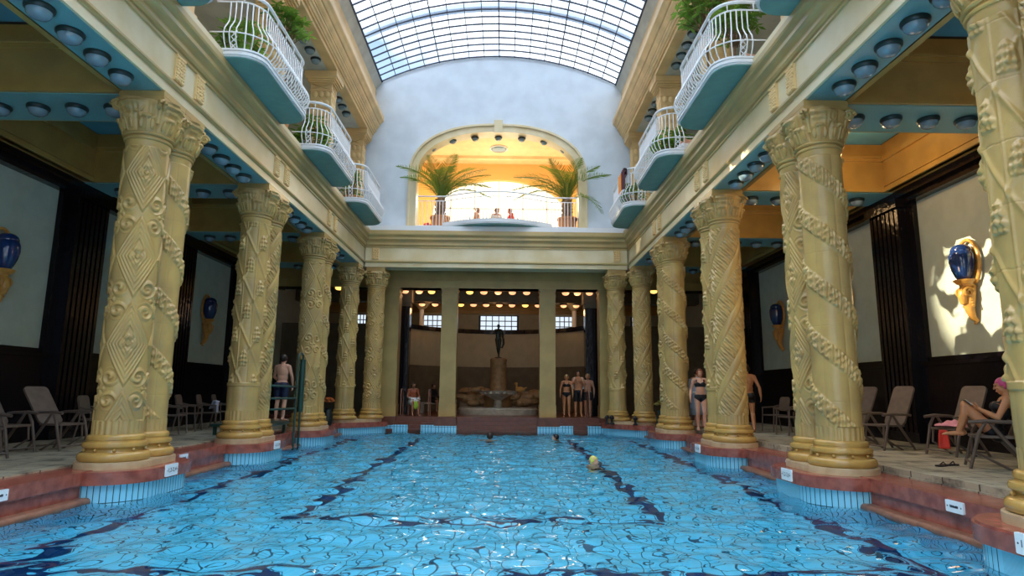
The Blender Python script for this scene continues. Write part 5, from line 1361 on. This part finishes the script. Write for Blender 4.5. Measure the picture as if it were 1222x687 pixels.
# ------------------------------------------------------------------ plants
def foliage(seed, n, rx, ry, rz, L=.16, droop=.5):
    r = random.Random(seed); mb = MB(); st = MB()
    for i in range(n // 6):
        a = r.uniform(0, 2 * PI); e = math.asin(r.uniform(-.75, 1)); q = r.uniform(.45, 1)
        c = Vector((rx * q * math.cos(a) * math.cos(e), ry * q * math.sin(a) * math.cos(e), rz * (1 + q * math.sin(e))))
        st.tube([(c.x * .15, c.y * .15, 0), (c.x * .6, c.y * .6, c.z * .6), tuple(c)], .006, 4)
        for j in range(6):
            b = 2 * PI * j / 6 + r.uniform(-.3, .3)
            leafquad(mb, c, (math.cos(b), math.sin(b), r.uniform(-droop, .35)), (0, 0, 1), L * r.uniform(.7, 1.15), L * .2)
    return mb.mesh('foliage', LEAF, 'all'), st.mesh('stems', PALMS, 'all')
POTM = MB().lathe([(0, 0), (.16, 0), (.22, .34), (.24, .34), (.24, .40), (.20, .40), (.19, .35), (0, .35)], 24).mesh('pot', POT, True)
FOL = [foliage(1, 300, .55, .6, .55, .24), foliage(2, 320, .5, .6, .6, .22), foliage(3, 200, .32, .45, .42, .16)]
def plant(x, y, z, which, label, sc_=1.0, rz=0, m=None):
    t = thing('potted_plant', label, 'plant', (x, y, z), rz, 'gallery plants'); f, s = FOL[which]
    link('pot', POTM, t); link('foliage', f, t, (0, 0, .35)); link('stems', s, t, (0, 0, .35))
    t.scale = (sc_,) * 3; return t
def tall_plant(x, y, z0, z, which, label, s=1.0, rz=0):
    """Climbing plant: pot on the gallery floor, trunk up to a leafy head at height z."""
    t = thing('tall_potted_plant', label, 'plant', (x, y, z0), rz, 'gallery plants'); f, st = FOL[which]
    link('pot', POTM, t); part('trunk', MB().tube([(0, 0, .3), (.05, .04, (z - z0) * .5), (0, 0, z - z0)], [.035, .028, .02], 8), PALMS, t, True)
    o = link('foliage', f, t, (0, 0, z - z0 - .45)); o.scale = (s,) * 3; o = link('stems', st, t, (0, 0, z - z0 - .45)); o.scale = (s,) * 3
tall_plant(-5.05, 14.0, 7.12, 9.75, 0, 'leafy green plant above the end of the large left balcony', .95)
plant(-4.70, 15.6, 11.755, 2, 'leafy plant on the upper cornice ledge at the top edge on the left', .9, 1)
tall_plant(5.05, 13.6, 7.12, 10.0, 1, 'leafy green plant at the top edge over the large right balcony', 1.25)
tall_plant(5.25, 12.3, 7.12, 8.9, 0, 'green plant standing inside the large right balcony', .95, 2)
plant(-5.15, 11.9, 7.12, 1, 'green plant in shade inside the large left balcony', 1.0, .5)
plant(-5.25, 16.9, 7.12, 0, 'bright green plant inside the left balcony second from the end wall', 1.15, 1.2)
plant(5.2, 17.3, 7.12, 0, 'bright green plant inside the right balcony second from the end wall', 1.2, 2.2)
plant(-5.0, 20.7, 7.12, 2, 'grassy plant on the left balcony closest to the end wall', 1.3, .4)
plant(4.95, 21.6, 7.12, 2, 'plant behind the towels on the farthest right balcony', 1.5, .8)

def frond_mesh(L=2.0, seed=0, arch=.55, n=34):
    r = random.Random(seed); mb = MB(); pts = []
    for i in range(n + 1):
        t = i / n; pts.append(Vector((L * (t - .16 * t * t), 0, L * arch * (.7 * t - 1.55 * t * t + .25 * t ** 3))))
    mb.tube(pts, [.022 * (1 - .8 * i / n) + .003 for i in range(n + 1)], 5)
    for i in range(3, n + 1):
        t = i / n; d = (pts[i] - pts[i - 1]).normalized(); ll = .56 * math.sin(PI * min(1, .14 + t * .82)) ** .8 * L / 2.2
        for s in (1, -1):
            dr = (d * .62 + Vector((0, s * .80, 0)) + Vector((0, 0, .30 + r.uniform(-.22, .15)))).normalized(); p = pts[i]
            u = dr.cross(Vector((0, 0, 1))).normalized() * .016; q = p + dr * ll * .5 - Vector((0, 0, ll * .03)); e = p + dr * ll - Vector((0, 0, ll * .22))
            up = Vector((0, 0, .008))
            mb.add([p - u * .6, p + u * .6, q + u, q - u, e, q + up], [(0, 1, 2, 5), (0, 5, 3), (3, 5, 4), (5, 2, 4)])
    return mb.mesh('frond', PALM, 'all')
FR = [frond_mesh(2.3, 0, .62, 34), frond_mesh(2.5, 1, .45, 36), frond_mesh(2.1, 2, .30, 32)]
def palm(x, y, z, label, fr):
    t = thing('potted_palm', label, 'palm', (x, y, z), 0, 'potted palms')
    part('planter', MB().lathe([(0, 0), (.30, 0), (.36, .55), (.40, .55), (.40, .62), (.34, .62), (.33, .55), (0, .55)], 28), POT, t, True)
    mb = MB()
    mb.lathe([(.16, .5), (.19, .7), (.17, .9), (.20, 1.1), (.19, 1.25), (.12, 1.4), (0, 1.42)], 20)
    for i in range(40):
        a = i * 2.4; zz = .65 + .7 * i / 40; mb.ell((.18 * math.cos(a), .18 * math.sin(a), zz), (.05, .05, .06), 6, 5)
    part('trunk', mb, PALMS, t, True)
    for az, k, tilt, s in fr:
        o = link('frond', FR[k], t, (.08 * math.cos(az), .08 * math.sin(az), 1.32)); o.rotation_euler = Euler((0, -tilt, az)); o.scale = (s,) * 3
D_ = math.radians
palm(-2.25, 23.72, 7.2, 'potted palm on the left behind the arch rail', [(D_(222), 0, .85, 1.0), (D_(226), 1, .55, .85), (D_(100), 1, 1.3, .9), (D_(75), 1, 1.35, .95), (D_(40), 1, 1.15, 1.0), (D_(10), 1, 1.0, 1.0), (D_(25), 0, .85, 1.0), (D_(2), 0, .70, .95), (D_(-6), 0, .45, .9), (D_(140), 1, 1.2, .85), (D_(250), 1, 1.25, .8), (D_(300), 1, 1.2, .85), (D_(-14), 1, .75, .95), (D_(170), 1, 1.3, .95), (D_(60), 0, 1.0, .9), (D_(120), 0, 1.1, .8)])
palm(2.75, 23.72, 7.2, 'potted palm on the right behind the arch rail', [(D_(-42), 0, .75, .95), (D_(-46), 0, -.05, .85), (D_(20), 1, 1.2, .9), (D_(60), 1, 1.3, .9), (D_(110), 1, 1.3, .95), (D_(135), 1, 1.25, 1.0), (D_(165), 0, 1.0, 1.0), (D_(172), 1, .80, 1.05), (D_(182), 0, .62, 1.0), (D_(188), 0, .40, .95), (D_(230), 1, 1.25, .8), (D_(290), 1, 1.2, .8), (D_(320), 0, 1.1, .85), (D_(5), 1, 1.3, .9), (D_(150), 0, .9, .9)])
t = thing('red_cushion', 'small red cushion on the floor at the left end of the arch rail', 'cushion', (-2.75, 23.75, 7.2)); part('cover', MB().ell((0, 0, .2), (.2, .12, .2)), CRED, t, True)

# ------------------------------------------------------------------ light
SKY_LOW, SKY_TOP = 2.2, 8.5
def area(name, loc, rot, sx, sy, e, col):
    l = bpy.data.lights.new(name, 'AREA'); l.shape = 'RECTANGLE'; l.size = sx; l.size_y = sy; l.energy = e; l.color = col
    o = bpy.data.objects.new(name, l); COL.objects.link(o); o.location = loc; o.rotation_euler = rot; return o
def pt(name, loc, e, col, r=.1):
    l = bpy.data.lights.new(name, 'POINT'); l.energy = e; l.color = col; l.shadow_soft_size = r
    o = bpy.data.objects.new(name, l); COL.objects.link(o); o.location = loc; return o
pt('arch_room_fill', (0, 25.3, 9.3), 150, (1, .82, .55), .5)  # added warm fill lights for the arch room, without fittings
pt('arch_room_fill', (-3.2, 25.6, 9.0), 120, (1, .80, .52), .4); pt('arch_room_fill', (3.2, 25.6, 9.0), 120, (1, .80, .52), .4)
for x in (-3.3, 0, 3.3): pt('niche_fill', (x, 25.85, 5.0), 9, (1, .55, .25), .15); pt('niche_fill', (x, 29.3, 4.8), 12, (1, .55, .25), .15)  # added warm fill set under the rows of lit globes
for k in range(0, 3):
    y = pc(k) + SP / 2
    pt('right_aisle_fill', (7.4, y, 5.9), (6, 75, 22)[k], (1, .62, .28), .2)  # added warm fill inside the coffers, no fitting there
pt('wall_bounce_fill', (7.0, 11.3, 2.7), 42, (1, .66, .32), .35)  # added lamp standing in for bounce off the sunlit wall
W = bpy.data.worlds.new('sky'); sc.world = W; W.use_nodes = True
N = W.node_tree.nodes; L = W.node_tree.links; bg = N['Background']
tc = N.new('ShaderNodeTexCoord'); ns = N.new('ShaderNodeTexNoise'); ns.inputs['Scale'].default_value = 5.0; ns.inputs['Detail'].default_value = 5
L.new(tc.outputs['Generated'], ns.inputs['Vector'])
rp = N.new('ShaderNodeValToRGB'); e = rp.color_ramp.elements
e[0].position = .44; e[0].color = (.22, .33, .50, 1); e[1].position = .58; e[1].color = (.95, .98, 1.0, 1)
L.new(ns.outputs['Fac'], rp.inputs['Fac']); L.new(rp.outputs['Color'], bg.inputs['Color'])
# sky strength raised towards the zenith, out of view, to brighten the water
sep = N.new('ShaderNodeSeparateXYZ'); L.new(tc.outputs['Generated'], sep.inputs[0])
mr = N.new('ShaderNodeMapRange'); mr.interpolation_type = 'SMOOTHSTEP'
for k_, v_ in (('From Min', .50), ('From Max', .85), ('To Min', SKY_LOW), ('To Max', SKY_TOP)): mr.inputs[k_].default_value = v_
L.new(sep.outputs['Z'], mr.inputs['Value']); L.new(mr.outputs[0], bg.inputs['Strength'])
# narrow sunbeam: an added spot lamp standing in for sun on the right wall
def spot(name, src, dst, e, ang, col, blend=.05, gobo=None):
    l = bpy.data.lights.new(name, 'SPOT'); l.energy = e; l.color = col; l.spot_size = ang; l.spot_blend = blend; l.shadow_soft_size = .01
    o = bpy.data.objects.new(name, l); COL.objects.link(o); o.location = src
    o.rotation_euler = (Vector(dst) - Vector(src)).to_track_quat('-Z', 'Y').to_euler()
    if gobo:
        l.use_nodes = True; N = l.node_tree.nodes; L = l.node_tree.links; em = N['Emission']
        t_ = N.new('ShaderNodeTexCoord'); n_ = N.new('ShaderNodeTexNoise'); n_.inputs['Scale'].default_value = gobo; n_.inputs['Detail'].default_value = 2
        L.new(t_.outputs['Normal'], n_.inputs['Vector']); r_ = N.new('ShaderNodeValToRGB'); r_.color_ramp.elements[0].position = .47; r_.color_ramp.elements[1].position = .51
        L.new(n_.outputs['Fac'], r_.inputs['Fac']); L.new(r_.outputs['Color'], em.inputs['Color'])
    return o

spot('sunbeam_spot', (-4.6, 12.3, 8.7), (9.5, 11.72, 3.15), 30000, .20, (1, .86, .62), .7, 22)
spot('sunbeam_spot', (-4.2, 14.0, 12.7), (5.0, 21.2, 6.3), 5000, .05, (1, .86, .62), .1)  # second added spot, imitating a sun patch on the entablature

# ------------------------------------------------------------------ camera
cam = bpy.data.cameras.new('camera'); co = bpy.data.objects.new('camera', cam); COL.objects.link(co)
cam.sensor_width = 36; cam.sensor_fit = 'HORIZONTAL'; cam.lens = 742.57 / 1222 * 36; cam.clip_start = .05; cam.clip_end = 200
p_, y_, r_ = .164291, .0112598, .0092554
fw = Vector((math.sin(y_) * math.cos(p_), math.cos(y_) * math.cos(p_), math.sin(p_))); rt = Vector((math.cos(y_), -math.sin(y_), 0)); up = rt.cross(fw)
rt2 = rt * math.cos(r_) + up * math.sin(r_); up2 = up * math.cos(r_) - rt * math.sin(r_)
co.matrix_world = Matrix.Translation((.332, 0, 1.10)) @ Matrix((rt2, up2, -fw)).transposed().to_4x4()
sc.camera = co
